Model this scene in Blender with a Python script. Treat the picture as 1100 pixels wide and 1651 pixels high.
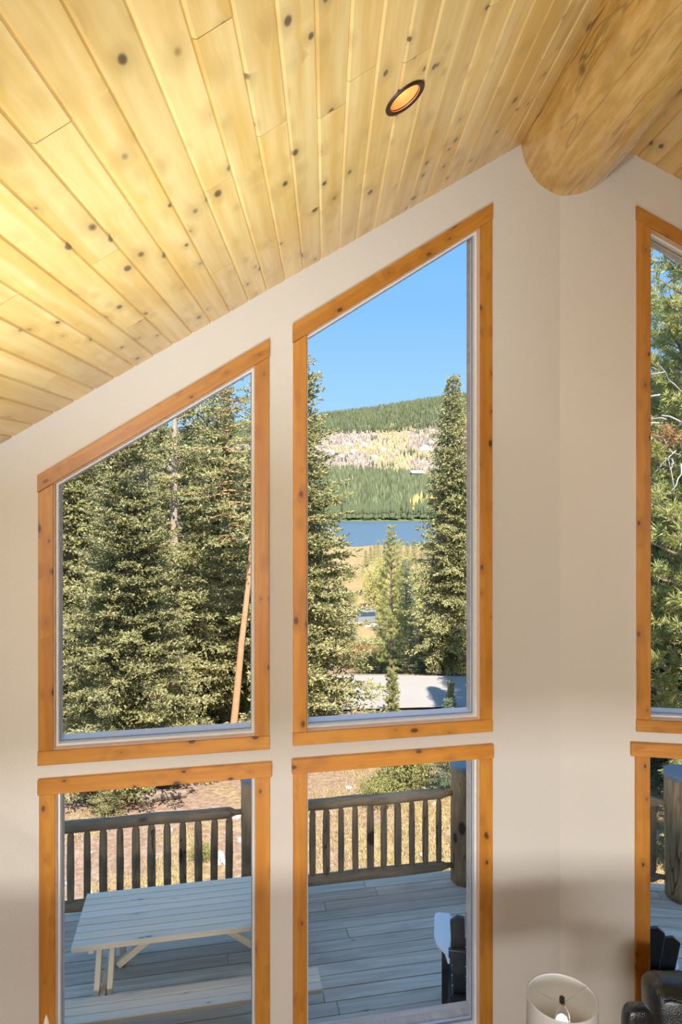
import bpy, bmesh, math, random
import numpy as np
from mathutils import Matrix, Vector, noise

for o in list(bpy.data.objects):
    bpy.data.objects.remove(o)
SC = bpy.context.scene
COL = SC.collection
R = math.radians
random.seed(7)

# ------------------------------------------------------------------ camera, world, sun, lamps, exposure
F_PX, CX, CY = 1100.0, 550.0, 790.0          # focal length and principal point, pixels of the 1100x1651 frame
EYE = 4.0                                    # metres above the deck and the lower floor
cam = bpy.data.cameras.new('camera')
cam.sensor_fit = 'VERTICAL'; cam.sensor_height = 36.0
cam.lens = 36.0 * F_PX / 1651.0
cam.shift_y = -(825.5 - CY) / 1651.0
cam.clip_start = 0.05; cam.clip_end = 6000
cam_o = bpy.data.objects.new('camera', cam); COL.objects.link(cam_o)
cam_o.location = (0, 0, EYE); cam_o.rotation_euler = (R(90), 0, 0)
SC.camera = cam_o
SC.view_settings.view_transform = 'Standard'
SC.view_settings.look = 'None'
SC.view_settings.exposure = 0.0
SC.view_settings.gamma = 1.0
SC.view_settings.use_curve_mapping = False
SC.cycles.use_denoising = True
SC.cycles.max_bounces = 8
SC.cycles.diffuse_bounces = 4
SC.cycles.transparent_max_bounces = 12
SC.cycles.sample_clamp_indirect = 3.0
SC.cycles.sample_clamp_direct = 4.0
SC.cycles.caustics_reflective = False
SC.cycles.caustics_refractive = False

SUN_EL, SUN_AZ = 56.0, -14.0                 # light travels away from the camera, a little to the left
world = bpy.data.worlds.new('world'); SC.world = world
world.use_nodes = True
wn = world.node_tree; wn.nodes.clear()
tcw = wn.nodes.new('ShaderNodeTexCoord'); sxyz = wn.nodes.new('ShaderNodeSeparateXYZ')
skr = wn.nodes.new('ShaderNodeValToRGB'); bg = wn.nodes.new('ShaderNodeBackground'); wo = wn.nodes.new('ShaderNodeOutputWorld')
el = skr.color_ramp.elements                 # clear blue sky by height above the horizon
el[0].position = 0.0; el[0].color = (0.46, 0.70, 0.96, 1); el[1].position = 1.0; el[1].color = (0.20, 0.46, 0.90, 1)
for p, c in ((0.10, (0.335, 0.595, 0.94)), (0.25, (0.215, 0.48, 0.93)), (0.42, (0.16, 0.42, 0.91))):
    e = el.new(p); e.color = (*c, 1)
bg.inputs['Strength'].default_value = 1.22
wn.links.new(tcw.outputs['Generated'], sxyz.inputs[0]); wn.links.new(sxyz.outputs[2], skr.inputs[0])
wn.links.new(skr.outputs[0], bg.inputs[0]); wn.links.new(bg.outputs[0], wo.inputs[0])

def lamp(name, kind, loc, target, energy, color, **kw):
    l = bpy.data.lights.new(name, kind); l.energy = energy; l.color = color
    for k, v in kw.items(): setattr(l, k, v)
    o = bpy.data.objects.new(name, l); COL.objects.link(o)
    o.location = loc
    if target is not None:
        o.rotation_euler = (Vector(target) - Vector(loc)).to_track_quat('-Z', 'Y').to_euler()
    return o
sd = Vector((math.sin(R(SUN_AZ)) * math.cos(R(SUN_EL)), math.cos(R(SUN_AZ)) * math.cos(R(SUN_EL)), -math.sin(R(SUN_EL))))
lamp('sun', 'SUN', (0, -5, 30), Vector((0, -5, 30)) + sd, 10.0, (1.0, 0.92, 0.80), angle=R(0.6))
# lamp of the loft behind the camera, then three added fill lights without fixtures
lamp('loft_lamp', 'AREA', (-0.4, -3.6, 4.2), (0.35, 4.3, 2.3), 63, (1.0, 0.97, 0.92), shape='SQUARE', size=0.45, spread=R(72))
lamp('added_uplight', 'AREA', (-1.05, 1.32, 2.5), (-1.15, 2.45, 4.80), 46, (0.70, 0.84, 1.0), shape='RECTANGLE', size=3.3, size_y=0.15, spread=R(70))  # added strip below the view; stands in for window glare on the planks
lamp('added_flood', 'AREA', (0.4, -0.6, 2.7), (0.5, 2.2, 5.6), 30, (1.0, 0.93, 0.82), shape='SQUARE', size=0.8)  # added fill that brightens the whole ceiling, no fixture behind it
lamp('added_low_fill', 'AREA', (0.5, -1.0, 1.9), (0.6, 4.3, 1.2), 125, (0.93, 0.96, 1.0), shape='RECTANGLE', size=3.0, size_y=0.5)  # added fill to lift the lower wall, not a lamp of the room

# ------------------------------------------------------------------ plan of the house: a prow gable under one ridge
def ray(px, py): return Vector(((px - CX) / F_PX, 1.0, -(py - CY) / F_PX))
def at(px, py, y): return ray(px, py) * y + Vector((0, 0, EYE))
RD = Vector((-24 / 1100.0, 1, 0)).normalized()          # ridge direction
FOLD = Vector((1.42, 4.427, 0))                         # where the two wings meet
AL, AR = R(11.02), R(-8.52)
class Wing:
    def __init__(s, a):
        s.w = Vector((math.cos(a), math.sin(a), 0)); s.n = Vector((-math.sin(a), math.cos(a), 0)); s.a = a
    def p(s, u, z, t=0.0):
        v = FOLD + s.w * u + s.n * t; return Vector((v.x, v.y, z))
    def hit(s, px, py, t=0.0):                          # (u, z) of a point at distance t outside the inner wall face
        r = ray(px, py); k = (FOLD + s.n * t).dot(s.n) / r.dot(s.n)
        q = r * k; return (q - FOLD).dot(s.w), q.z + EYE
LW, RW = Wing(AL), Wing(AR)
PX = Vector((RD.y, -RD.x, 0))                           # horizontal, square to the ridge, to the right
RIDGE_Z = EYE + 2.407
PITCH = R(32.67)
def roof_z(x, y):
    d = abs((Vector((x, y, 0)) - FOLD).dot(PX)); return RIDGE_Z - d * math.tan(PITCH)

# ------------------------------------------------------------------ mesh and object helpers
WM = {}
def link(o, parent=None, M=None):
    COL.objects.link(o); M = M or Matrix()
    if parent is not None:
        o.parent = parent; o.matrix_basis = WM[parent.name].inverted() @ M
    else:
        o.matrix_basis = M
    WM[o.name] = M
    return o
def mesh_obj(name, verts, faces, mat, parent=None, M=None, smooth=False, local=False):
    M = M or Matrix()
    me = bpy.data.meshes.new(name)
    if not local:
        Mi = M.inverted(); verts = [Mi @ Vector(v) for v in verts]
    me.from_pydata([tuple(v) for v in verts], [], faces)
    if smooth:
        me.polygons.foreach_set('use_smooth', [True] * len(me.polygons))
    if mat: me.materials.append(mat)
    me.update()
    return link(bpy.data.objects.new(name, me), parent, M)
def bm_obj(name, bm, mat, parent=None, M=None, smooth=False):
    bmesh.ops.recalc_face_normals(bm, faces=bm.faces)
    me = bpy.data.meshes.new(name); bm.to_mesh(me); bm.free()
    if smooth: me.polygons.foreach_set('use_smooth', [True] * len(me.polygons))
    if mat: me.materials.append(mat)
    return link(bpy.data.objects.new(name, me), parent, M)
def empty(name, M=None, parent=None):
    o = bpy.data.objects.new(name, None); o.empty_display_size = 0.2
    return link(o, parent, M)
def tag(o, label=None, cat=None, group=None, kind=None):
    for k, v in (('label', label), ('category', cat), ('group', group), ('kind', kind)):
        if v: o[k] = v
    return o
def frame(origin, x, y):
    x = Vector(x).normalized(); z = x.cross(Vector(y)).normalized(); y = z.cross(x)
    return Matrix(((x.x, y.x, z.x, origin[0]), (x.y, y.y, z.y, origin[1]), (x.z, y.z, z.z, origin[2]), (0, 0, 0, 1)))
def TR(x, y, z, rz=0): return Matrix.Translation((x, y, z)) @ Matrix.Rotation(rz, 4, 'Z')
def dup(o, M, label=None, group=None):                  # a thing with its parts and sub-parts
    c = o.copy(); link(c, None, M)
    if label: c['label'] = label
    if group: c['group'] = group
    for ch in o.children:
        k = ch.copy(); COL.objects.link(k); k.parent = c
        for g in ch.children:
            q = g.copy(); COL.objects.link(q); q.parent = k
    return c
def prism(poly, f0, f1):
    """verts, faces of a polygon swept between two maps of its points"""
    n = len(poly); v = [f0(p) for p in poly] + [f1(p) for p in poly]
    f = [tuple(range(n))[::-1], tuple(range(n, 2 * n))] + [(i, (i + 1) % n, n + (i + 1) % n, n + i) for i in range(n)]
    return v, f
def box_bm(sx, sy, sz, bev=0.0, loc=(0, 0, 0), bm=None, seg=1, rot=None):
    bm = bm or bmesh.new()
    r = bmesh.ops.create_cube(bm, size=1.0)
    M = Matrix.Translation(loc) @ (rot or Matrix()) @ Matrix.Diagonal((sx, sy, sz, 1))
    bmesh.ops.transform(bm, matrix=M, verts=r['verts'])
    if bev:
        es = list({e for v in r['verts'] for e in v.link_edges})
        bmesh.ops.bevel(bm, geom=es, offset=bev, segments=seg, affect='EDGES', profile=0.5)
    return bm
def lathe(name, prof, n, mat, parent=None, M=None, smooth=True, caps=True):
    v = []; f = []
    for r, z in prof:
        for i in range(n):
            a = 2 * math.pi * i / n; v.append((r * math.cos(a), r * math.sin(a), z))
    for k in range(len(prof) - 1):
        for i in range(n):
            j = (i + 1) % n; f.append((k * n + i, k * n + j, (k + 1) * n + j, (k + 1) * n + i))
    if caps:
        f.append(tuple(range(n))[::-1]); f.append(tuple(range((len(prof) - 1) * n, len(prof) * n)))
    return mesh_obj(name, v, f, mat, parent, M, smooth, local=True)
def tube(pts, radii, n=8, cap=True):
    v = []; f = []; m = len(pts); pts = [Vector(p) for p in pts]
    for k in range(m):
        d = (pts[min(k + 1, m - 1)] - pts[max(k - 1, 0)]).normalized()
        a = d.orthogonal().normalized() if k == 0 else (a - d * a.dot(d)).normalized()
        b = d.cross(a); r = radii[k] if hasattr(radii, '__len__') else radii
        for i in range(n):
            t = 2 * math.pi * i / n; v.append(pts[k] + (a * math.cos(t) + b * math.sin(t)) * r)
    for k in range(m - 1):
        for i in range(n):
            j = (i + 1) % n; f.append((k * n + i, k * n + j, (k + 1) * n + j, (k + 1) * n + i))
    if cap:
        f.append(tuple(range(n))[::-1]); f.append(tuple(range((m - 1) * n, m * n)))
    return v, f
def join(*parts):
    V = []; Fs = []
    for v, f in parts:
        b = len(V); V += list(v); Fs += [tuple(i + b for i in q) for q in f]
    return V, Fs
def inset(poly, d):
    n = len(poly); out = []
    ar = sum(poly[i][0] * poly[(i + 1) % n][1] - poly[(i + 1) % n][0] * poly[i][1] for i in range(n))
    sg = 1 if ar > 0 else -1
    L = []
    for i in range(n):
        a, b = Vector(poly[i]), Vector(poly[(i + 1) % n]); e = (b - a).normalized()
        nn = Vector((-e.y, e.x)) * sg; L.append((a + nn * d, e))
    for i in range(n):
        p, e = L[i - 1]; q, g = L[i]
        den = e.x * g.y - e.y * g.x; t = ((q - p).x * g.y - (q - p).y * g.x) / den
        out.append(tuple(p + e * t))
    return out

# ------------------------------------------------------------------ materials
class NT:
    def __init__(s, name):
        s.m = bpy.data.materials.new(name); s.m.use_nodes = True; s.t = s.m.node_tree; s.t.nodes.clear()
        s.out = s.n('ShaderNodeOutputMaterial')
    def n(s, typ, **kw):
        x = s.t.nodes.new(typ)
        for k, v in kw.items(): setattr(x, k, v)
        return x
    def l(s, a, b): s.t.links.new(a, b)
    def put(s, sock, v):
        if hasattr(v, 'is_linked') or isinstance(v, bpy.types.NodeSocket): s.l(v, sock)
        else: sock.default_value = v
    def math(s, op, a, b=None, c=None, clamp=False):
        x = s.n('ShaderNodeMath', operation=op, use_clamp=clamp); s.put(x.inputs[0], a)
        if b is not None: s.put(x.inputs[1], b)
        if c is not None: s.put(x.inputs[2], c)
        return x.outputs[0]
    def vmath(s, op, a, b):
        x = s.n('ShaderNodeVectorMath', operation=op); s.put(x.inputs[0], a); s.put(x.inputs[1], b); return x.outputs[0]
    def mix(s, f, a, b, bt='MIX'):
        x = s.n('ShaderNodeMix', data_type='RGBA', blend_type=bt); s.put(x.inputs[0], f)
        for i, v in ((6, a), (7, b)):
            if isinstance(v, (tuple, list)): v = (*v[:3], 1)
            s.put(x.inputs[i], v)
        return x.outputs[2]
    def step(s, x, lo, hi):
        r = s.n('ShaderNodeMapRange', interpolation_type='SMOOTHSTEP'); s.put(r.inputs[0], x)
        r.inputs[1].default_value = lo; r.inputs[2].default_value = hi
        return r.outputs[0]
    def noise(s, vec, scale, detail=3, rough=0.5, dist=0.0):
        x = s.n('ShaderNodeTexNoise'); s.put(x.inputs['Vector'], vec); x.inputs['Scale'].default_value = scale
        x.inputs['Detail'].default_value = detail; x.inputs['Roughness'].default_value = rough; x.inputs['Distortion'].default_value = dist
        return x.outputs[0]
    def vor(s, vec, scale, feature='F1'):
        x = s.n('ShaderNodeTexVoronoi', feature=feature); s.put(x.inputs['Vector'], vec); x.inputs['Scale'].default_value = scale
        return x
    def rgb(s, c):
        x = s.n('ShaderNodeRGB'); x.outputs[0].default_value = (*c, 1); return x.outputs[0]
    def bump(s, h, strength=0.3, dist=0.01):
        x = s.n('ShaderNodeBump'); s.put(x.inputs['Height'], h); x.inputs['Strength'].default_value = strength; x.inputs['Distance'].default_value = dist
        return x.outputs[0]
    def pbsdf(s, color, rough=0.5, **kw):
        b = s.n('ShaderNodeBsdfPrincipled')
        s.put(b.inputs['Base Color'], (*color[:3], 1) if isinstance(color, (tuple, list)) else color)
        s.put(b.inputs['Roughness'], rough)
        for k, v in kw.items():
            s.put(b.inputs[k.replace('_', ' ')], v)
        s.b = b; return b
    def done(s, sh=None):
        s.l((sh or s.b).outputs[0], s.out.inputs[0]); return s.m
    def co(s, kind='Object'):
        return s.n('ShaderNodeTexCoord').outputs[kind]
    def rnd(s):
        return s.n('ShaderNodeObjectInfo').outputs['Random']

def plain(name, c, rough=0.5, var=0.12, scale=20, bump=0.0, **kw):
    N = NT(name); n = N.noise(N.co(), scale, 3)
    c2 = tuple(x * (1 - var) for x in c); c1 = tuple(min(1, x * (1 + var)) for x in c)
    if bump: kw['Normal'] = N.bump(n, bump, 0.005)
    N.pbsdf(N.mix(n, c2, c1), rough, **kw); return N.done()

def wood(name, light, dark, knot, kx=7.5, ky=3.0, kthr=0.10, kprob=0.35, rough=0.35, coat=0.25, grain=45, tone=0.14, bump=0.15, streak=0.5, spec=0.5):
    """sawn board: local y runs along the board"""
    N = NT(name); r = N.rnd(); co = N.co()
    off = N.n('ShaderNodeCombineXYZ')
    for i, k in enumerate((37.0, 91.0, 13.0)): N.put(off.inputs[i], N.math('MULTIPLY', r, k))
    v = N.vmath('ADD', co, off.outputs[0])
    kv = N.vmath('MULTIPLY', v, (kx, ky, 0.0))
    vo = N.vor(kv, 1.0); d = vo.outputs['Distance']
    sep = N.n('ShaderNodeSeparateColor'); N.l(vo.outputs['Color'], sep.inputs[0])
    on = N.math('GREATER_THAN', sep.outputs[0], kprob)
    size = N.math('MULTIPLY_ADD', sep.outputs[1], 0.80, 0.48)
    dd = N.math('DIVIDE', d, size)
    core = N.math('MULTIPLY', N.step(dd, kthr, kthr * 0.45), on)
    halo = N.math('MULTIPLY', N.step(dd, kthr * 3.2, kthr * 0.6), on)
    warp = N.vmath('MULTIPLY', v, (1.0, 0.05, 1.0))
    wv = N.n('ShaderNodeCombineXYZ'); N.put(wv.inputs[0], N.math('MULTIPLY', halo, 0.02))
    gv = N.vmath('ADD', warp, wv.outputs[0])
    g1 = N.noise(gv, grain, 4, 0.55)
    g2 = N.noise(gv, grain * 0.28, 2, 0.5, 0.6)
    blot = N.noise(N.vmath('MULTIPLY', v, (6.0, 1.6, 6.0)), 1.0, 3, 0.5)
    g = N.math('ADD', N.math('MULTIPLY', g1, 0.45), N.math('MULTIPLY', g2, 0.55))
    c = N.mix(N.step(g, 0.35, 0.65), dark, light)
    c = N.mix(N.math('MULTIPLY', N.step(blot, 0.52, 0.72), streak), c, tuple(x * 0.8 for x in dark))
    c = N.mix(N.math('MULTIPLY', halo, 0.38), c, tuple(a * 0.5 + b * 0.5 for a, b in zip(dark, knot)))
    c = N.mix(N.math('MULTIPLY', core, 0.9), c, knot)
    hv = N.n('ShaderNodeHueSaturation'); N.put(hv.inputs['Color'], c)
    N.put(hv.inputs['Value'], N.math('MULTIPLY_ADD', r, tone * 2, 1 - tone))
    N.pbsdf(hv.outputs[0], rough, Coat_Weight=coat, Coat_Roughness=0.18, Specular_IOR_Level=spec,
            Normal=N.bump(N.math('SUBTRACT', g1, N.math('MULTIPLY', core, 0.5)), bump, 0.002))
    return N.done()

M_PINE = wood('ceiling_pine', (0.83, 0.59, 0.235), (0.71, 0.425, 0.105), (0.09, 0.05, 0.025), kx=9.5, ky=5.6, kthr=0.17, kprob=0.06, rough=0.34, coat=0.55, tone=0.08, streak=0.5, grain=30)
M_TRIM = wood('orange_casing', (0.58, 0.25, 0.032), (0.47, 0.175, 0.018), (0.08, 0.018, 0.005), kx=14, ky=8.0, kthr=0.22, kprob=0.30, rough=0.45, coat=0.08, tone=0.07, streak=0.5)
M_DECK = wood('weathered_deck', (0.86, 0.71, 0.54), (0.63, 0.51, 0.385), (0.22, 0.18, 0.14), kx=9, ky=3.0, kthr=0.09, kprob=0.6, rough=0.7, coat=0.0, tone=0.16, bump=0.5, streak=0.6)
M_TABLE = wood('raw_table_wood', (0.93, 0.78, 0.58), (0.86, 0.70, 0.50), (0.26, 0.20, 0.14), kx=12, ky=3.6, kthr=0.11, kprob=0.55, rough=0.6, coat=0.0, tone=0.06, bump=0.2, streak=0.25)
M_RAIL = wood('weathered_rail', (0.24, 0.19, 0.14), (0.13, 0.105, 0.085), (0.05, 0.04, 0.03), kx=12, ky=3, kthr=0.1, kprob=0.5, rough=0.75, coat=0.0, tone=0.18, bump=0.6, streak=0.6)
M_EXT = wood('exterior_trim_wood', (0.66, 0.57, 0.48), (0.52, 0.44, 0.37), (0.16, 0.12, 0.1), rough=0.75, coat=0.0, bump=0.4)
M_JAMB = plain('jamb_edge', (0.80, 0.55, 0.36), 0.5)
M_VINYL = plain('white_vinyl', (0.80, 0.80, 0.78), 0.35, 0.04)
M_GASK = plain('gasket', (0.30, 0.30, 0.30), 0.6)
M_BACK = plain('roof_sheathing', (0.10, 0.055, 0.02), 0.9)

def drywall():
    N = NT('drywall'); co = N.co()
    n = N.noise(co, 90, 3, 0.6); b = N.noise(co, 0.9, 2)
    c = N.mix(b, (0.69, 0.635, 0.56), (0.73, 0.675, 0.60))
    N.pbsdf(c, 0.75, Normal=N.bump(n, 0.6, 0.005)); return N.done()
M_WALL = drywall()

def logwood(name, light, dark, rough, coat, crackw=0.009, knots=True):
    N = NT(name); co = N.co(); r = N.rnd()
    off = N.n('ShaderNodeCombineXYZ'); N.put(off.inputs[0], N.math('MULTIPLY', r, 19.0)); N.put(off.inputs[2], N.math('MULTIPLY', r, 7.0))
    v = N.vmath('ADD', co, off.outputs[0])
    st = N.vmath('MULTIPLY', v, (1.0, 1.0, 0.16))
    g = N.noise(st, 26, 4, 0.6); big = N.noise(N.vmath('MULTIPLY', v, (1, 1, 0.5)), 3.2, 4, 0.6)
    cr = N.noise(N.vmath('MULTIPLY', v, (1, 1, 0.12)), 5.0, 3, 0.55)
    crack = N.step(N.math('ABSOLUTE', N.math('SUBTRACT', cr, 0.5)), crackw, 0.0)
    sel = N.step(N.noise(N.vmath('MULTIPLY', v, (1, 1, 0.5)), 2.0, 1), 0.47, 0.55)
    crack = N.math('MULTIPLY', crack, N.math('MULTIPLY_ADD', sel, .6, .4))
    vo = N.vor(N.vmath('MULTIPLY', v, (3.6, 3.6, 2.2)), 1.0); d = vo.outputs['Distance']
    sep = N.n('ShaderNodeSeparateColor'); N.l(vo.outputs['Color'], sep.inputs[0])
    on = N.math('GREATER_THAN', sep.outputs[0], 0.45)
    core = N.math('MULTIPLY', N.step(d, 0.20, 0.12), on); halo = N.math('MULTIPLY', N.step(d, 0.48, 0.14), on)
    c = N.mix(N.step(g, 0.3, 0.7), dark, light)
    c = N.mix(N.math('MULTIPLY', N.step(big, 0.52, 0.75), 0.6), c, tuple(x * 0.6 for x in dark))
    c = N.mix(N.math('MULTIPLY', N.step(big, 0.46, 0.28), 0.5), c, tuple(min(1, x * 1.12 + 0.10) for x in light))
    c = N.mix(N.math('MULTIPLY', halo, 0.4), c, tuple(x * 0.7 for x in dark))
    c = N.mix(N.math('MAXIMUM', N.math('MULTIPLY', core, 0.9), N.math('MULTIPLY', crack, 0.85)), c, (0.05, 0.025, 0.01))
    h = N.math('SUBTRACT', N.math('MULTIPLY_ADD', halo, 0.8, N.math('MULTIPLY', big, 0.6)), crack)
    N.pbsdf(c, rough, Coat_Weight=coat, Coat_Roughness=0.15, Normal=N.bump(h, 0.35, 0.02)); return N.done()
M_LOG = logwood('varnished_log', (0.79, 0.51, 0.155), (0.61, 0.325, 0.06), 0.27, 0.7, 0.014)
M_POST = logwood('weathered_post_log', (0.46, 0.31, 0.15), (0.32, 0.21, 0.11), 0.75, 0.0, 0.012)
M_CAP = plain('blue_grey_metal_cap', (0.22, 0.25, 0.28), 0.5, Metallic=0.3)

def glass():
    N = NT('window_glass'); lw = N.n('ShaderNodeLayerWeight'); lw.inputs[0].default_value = 0.25
    tr = N.n('ShaderNodeBsdfTransparent'); gl = N.n('ShaderNodeBsdfGlossy'); gl.inputs['Roughness'].default_value = 0.02
    n = N.noise(N.co(), 3, 1); N.put(gl.inputs['Color'], N.mix(n, (0.85, 0.88, 0.9), (0.95, 0.97, 1.0)))
    mx = N.n('ShaderNodeMixShader'); N.put(mx.inputs[0], N.math('MULTIPLY', lw.outputs['Fresnel'], 0.04)); N.l(tr.outputs[0], mx.inputs[1]); N.l(gl.outputs[0], mx.inputs[2])
    return N.done(mx)
M_GLASS = glass()

# ------------------------------------------------------------------ windows in wing coordinates (u along the wing, z up)
def win_upper(W, o_tl, o_tr, i_tl, i_tr, i_b, o_b):
    """pixel readings -> outer and inner casing outlines (four corners, counter-clockwise from bottom left)"""
    uL, zL = W.hit(*o_tl); uR, zR = W.hit(*o_tr); vL, yL = W.hit(*i_tl); vR, yR = W.hit(*i_tr)
    zb = W.hit(*i_b)[1]; zo = W.hit(*o_b)[1]
    return [(uL, zo), (uR, zo), (uR, zR), (uL, zL)], [(vL, zb), (vR, zb), (vR, yR), (vL, yL)]
W1 = win_upper(LW, (61.5, 767), (435, 547), (87, 779.5), (411, 589.5), (412, 1186), (435, 1206))
W2 = win_upper(LW, (471.5, 524), (793.5, 329), (494.3, 540), (773.3, 367), (773, 1159.5), (793, 1178))
# the right wing mirrors the left: same widths, same heights
def mirror(pair):
    o, i = pair
    f = lambda q: [(-q[1][0], q[1][1]), (-q[0][0], q[0][1]), (-q[3][0], q[3][1]), (-q[2][0], q[2][1])]
    return f(o), f(i)
u5o = RW.hit(1025, 333)[0]; u5i, z5i = RW.hit(1048.5, 369); z5o = RW.hit(1025, 333)[1]
z5b = RW.hit(1047.7, 1159.5)[1]; z5ob = RW.hit(1024.5, 1178)[1]
wid = W2[0][1][0] - W2[0][0][0]; drop = W2[0][2][1] - W2[0][3][1]
W5 = ([(u5o, z5ob), (u5o + wid, z5ob), (u5o + wid, z5o - drop), (u5o, z5o)],
      [(u5i, z5b), (u5i + wid - 2 * (u5i - u5o), z5b), (u5i + wid - 2 * (u5i - u5o), z5i - drop * 0.865), (u5i, z5i)])
SILL = 0.57
def win_lower(W, o_tl, h_bl, i_tl, side_l, side_r, i_r, o_r):
    uL, zT = W.hit(*o_tl); uR = W.hit(*o_r)[0]; vL, zi = W.hit(*i_tl); vR = W.hit(*i_r)[0]
    sL = W.hit(*side_l)[0]; sR = W.hit(*side_r)[0]; zh = W.hit(*h_bl)[1]
    return dict(uL=uL, uR=uR, zT=zT, zh=zh, zi=zi, vL=vL, vR=vR, sL=sL, sR=sR)
L3 = win_lower(LW, (62.3, 1255), (62.3, 1279), (90, 1277.5), (64.3, 1400), (435, 1400), (412, 1251), (438, 1224.5))
L4 = win_lower(LW, (470.4, 1222.5), (470.4, 1245), (494.5, 1243.5), (472.5, 1400), (793, 1400), (772.8, 1221), (794, 1196.4))
L6 = win_lower(RW, (1016.2, 1195), (1016.2, 1216.5), (1047.5, 1218.5), (1023.5, 1400), (1300, 1400), (1280, 1230), (1310, 1210))
w4 = L4['vR'] - L4['vL']
L6['vR'] = L6['vL'] + w4; L6['sR'] = L6['vR'] + (L6['vL'] - L6['sL']); L6['uR'] = L6['sR'] + .03
def lower_inner(L): return [(L['vL'], SILL), (L['vR'], SILL), (L['vR'], L['zi']), (L['vL'], L['zi'])]

# ------------------------------------------------------------------ walls
TH = 0.17
def gable_wall(name, W, u0, u1, holes):
    bm = bmesh.new()
    def zr(u):
        p = W.p(u, 0); return roof_z(p.x, p.y) + (0.03 if W is LW else 0.075)
    outer = [(u0, -0.05), (u1, -0.05), (u1, zr(u1)), (u0, zr(u0))]
    for poly in [outer] + holes:
        vs = [bm.verts.new(W.p(u, z, 0)) for u, z in poly]
        for i in range(len(vs)): bm.edges.new((vs[i], vs[(i + 1) % len(vs)]))
    bmesh.ops.triangle_fill(bm, edges=bm.edges[:], use_beauty=True, use_dissolve=False)
    g = bmesh.ops.extrude_face_region(bm, geom=bm.faces[:])
    bmesh.ops.translate(bm, vec=W.n * TH, verts=[x for x in g['geom'] if isinstance(x, bmesh.types.BMVert)])
    o = bm_obj(name, bm, M_WALL); tag(o, kind='structure'); return o
EPS = 0.006
hl = [inset(q, -EPS) for q in (W1[1], W2[1], lower_inner(L3), lower_inner(L4))]
hr = [inset(q, -EPS) for q in (W5[1], lower_inner(L6))]
gable_wall('wall_front', LW, -6.6, 0.0, hl)
gable_wall('wall_front_right', RW, 0.0, 5.4, hr)

def wing_board(name, W, poly, t0, t1, along, mat, parent, bev=0.003):
    """a board on the wall face; local y along the board"""
    c = Vector((sum(p[0] for p in poly) / len(poly), sum(p[1] for p in poly) / len(poly)))
    org = W.p(c.x, c.y, 0)
    a = W.w * along[0] + Vector((0, 0, along[1]))
    M = frame(org, W.n.cross(a), a)
    v, f = prism(poly, lambda p: W.p(p[0], p[1], t0), lambda p: W.p(p[0], p[1], t1))
    bm = bmesh.new(); Mi = M.inverted()
    vs = [bm.verts.new(Mi @ q) for q in v]
    for q in f: bm.faces.new([vs[i] for i in q])
    bmesh.ops.recalc_face_normals(bm, faces=bm.faces)
    if bev: bmesh.ops.bevel(bm, geom=bm.edges[:], offset=bev, segments=1, affect='EDGES')
    return bm_obj(name, bm, mat, parent, M)
def wing_ring(name, W, outer, width, t0, t1, mat, parent):
    inner = inset(outer, width); n = len(outer)
    v = [W.p(u, z, t0) for u, z in outer] + [W.p(u, z, t0) for u, z in inner] + [W.p(u, z, t1) for u, z in outer] + [W.p(u, z, t1) for u, z in inner]
    f = []
    for i in range(n):
        j = (i + 1) % n
        f += [(i, j, n + j, n + i), (2 * n + i, 3 * n + i, 3 * n + j, 2 * n + j), (n + i, n + j, 3 * n + j, 3 * n + i), (i, 2 * n + i, 2 * n + j, j)]
    return mesh_obj(name, v, f, mat, parent, WM[parent.name])
def glazing(W, inner, par):
    op = inset(inner, -EPS)
    wing_ring('jamb', W, op, 0.009, -0.004, 0.05, M_JAMB, par)
    fr = wing_ring('frame', W, op, 0.021, 0.042, 0.115, M_VINYL, par)
    wing_ring('gasket', W, inset(op, 0.019), 0.006, 0.075, 0.092, M_GASK, fr)
    q = inset(op, 0.02)
    v, f = prism(q, lambda p: W.p(p[0], p[1], 0.080), lambda p: W.p(p[0], p[1], 0.084))
    mesh_obj('pane', v, f, M_GLASS, fr, WM[par.name])
    wing_ring('exterior_jamb', W, op, 0.014, 0.115, 0.20, M_EXT, par)
    b0, b1 = op[0], op[1]
    if b0[1] > 2:
        s = [(b0[0], b0[1]), (b1[0], b1[1]), (b1[0], b1[1] + 0.018), (b0[0], b0[1] + 0.018)]
        wing_board('exterior_sill', W, s, 0.112, 0.215, (1, 0), M_VINYL, par, 0.004)
    else:
        s = [(b0[0] - .05, b0[1] - 0.03), (b1[0] + .05, b1[1] - 0.03), (b1[0] + .05, b1[1] + 0.012), (b0[0] - .05, b0[1] + 0.012)]
        wing_board('exterior_sill', W, s, 0.115, 0.26, (1, 0), M_EXT, par, 0.004)
def line_z(p, q, u): return p[1] + (q[1] - p[1]) * (u - p[0]) / (q[0] - p[0])
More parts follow.
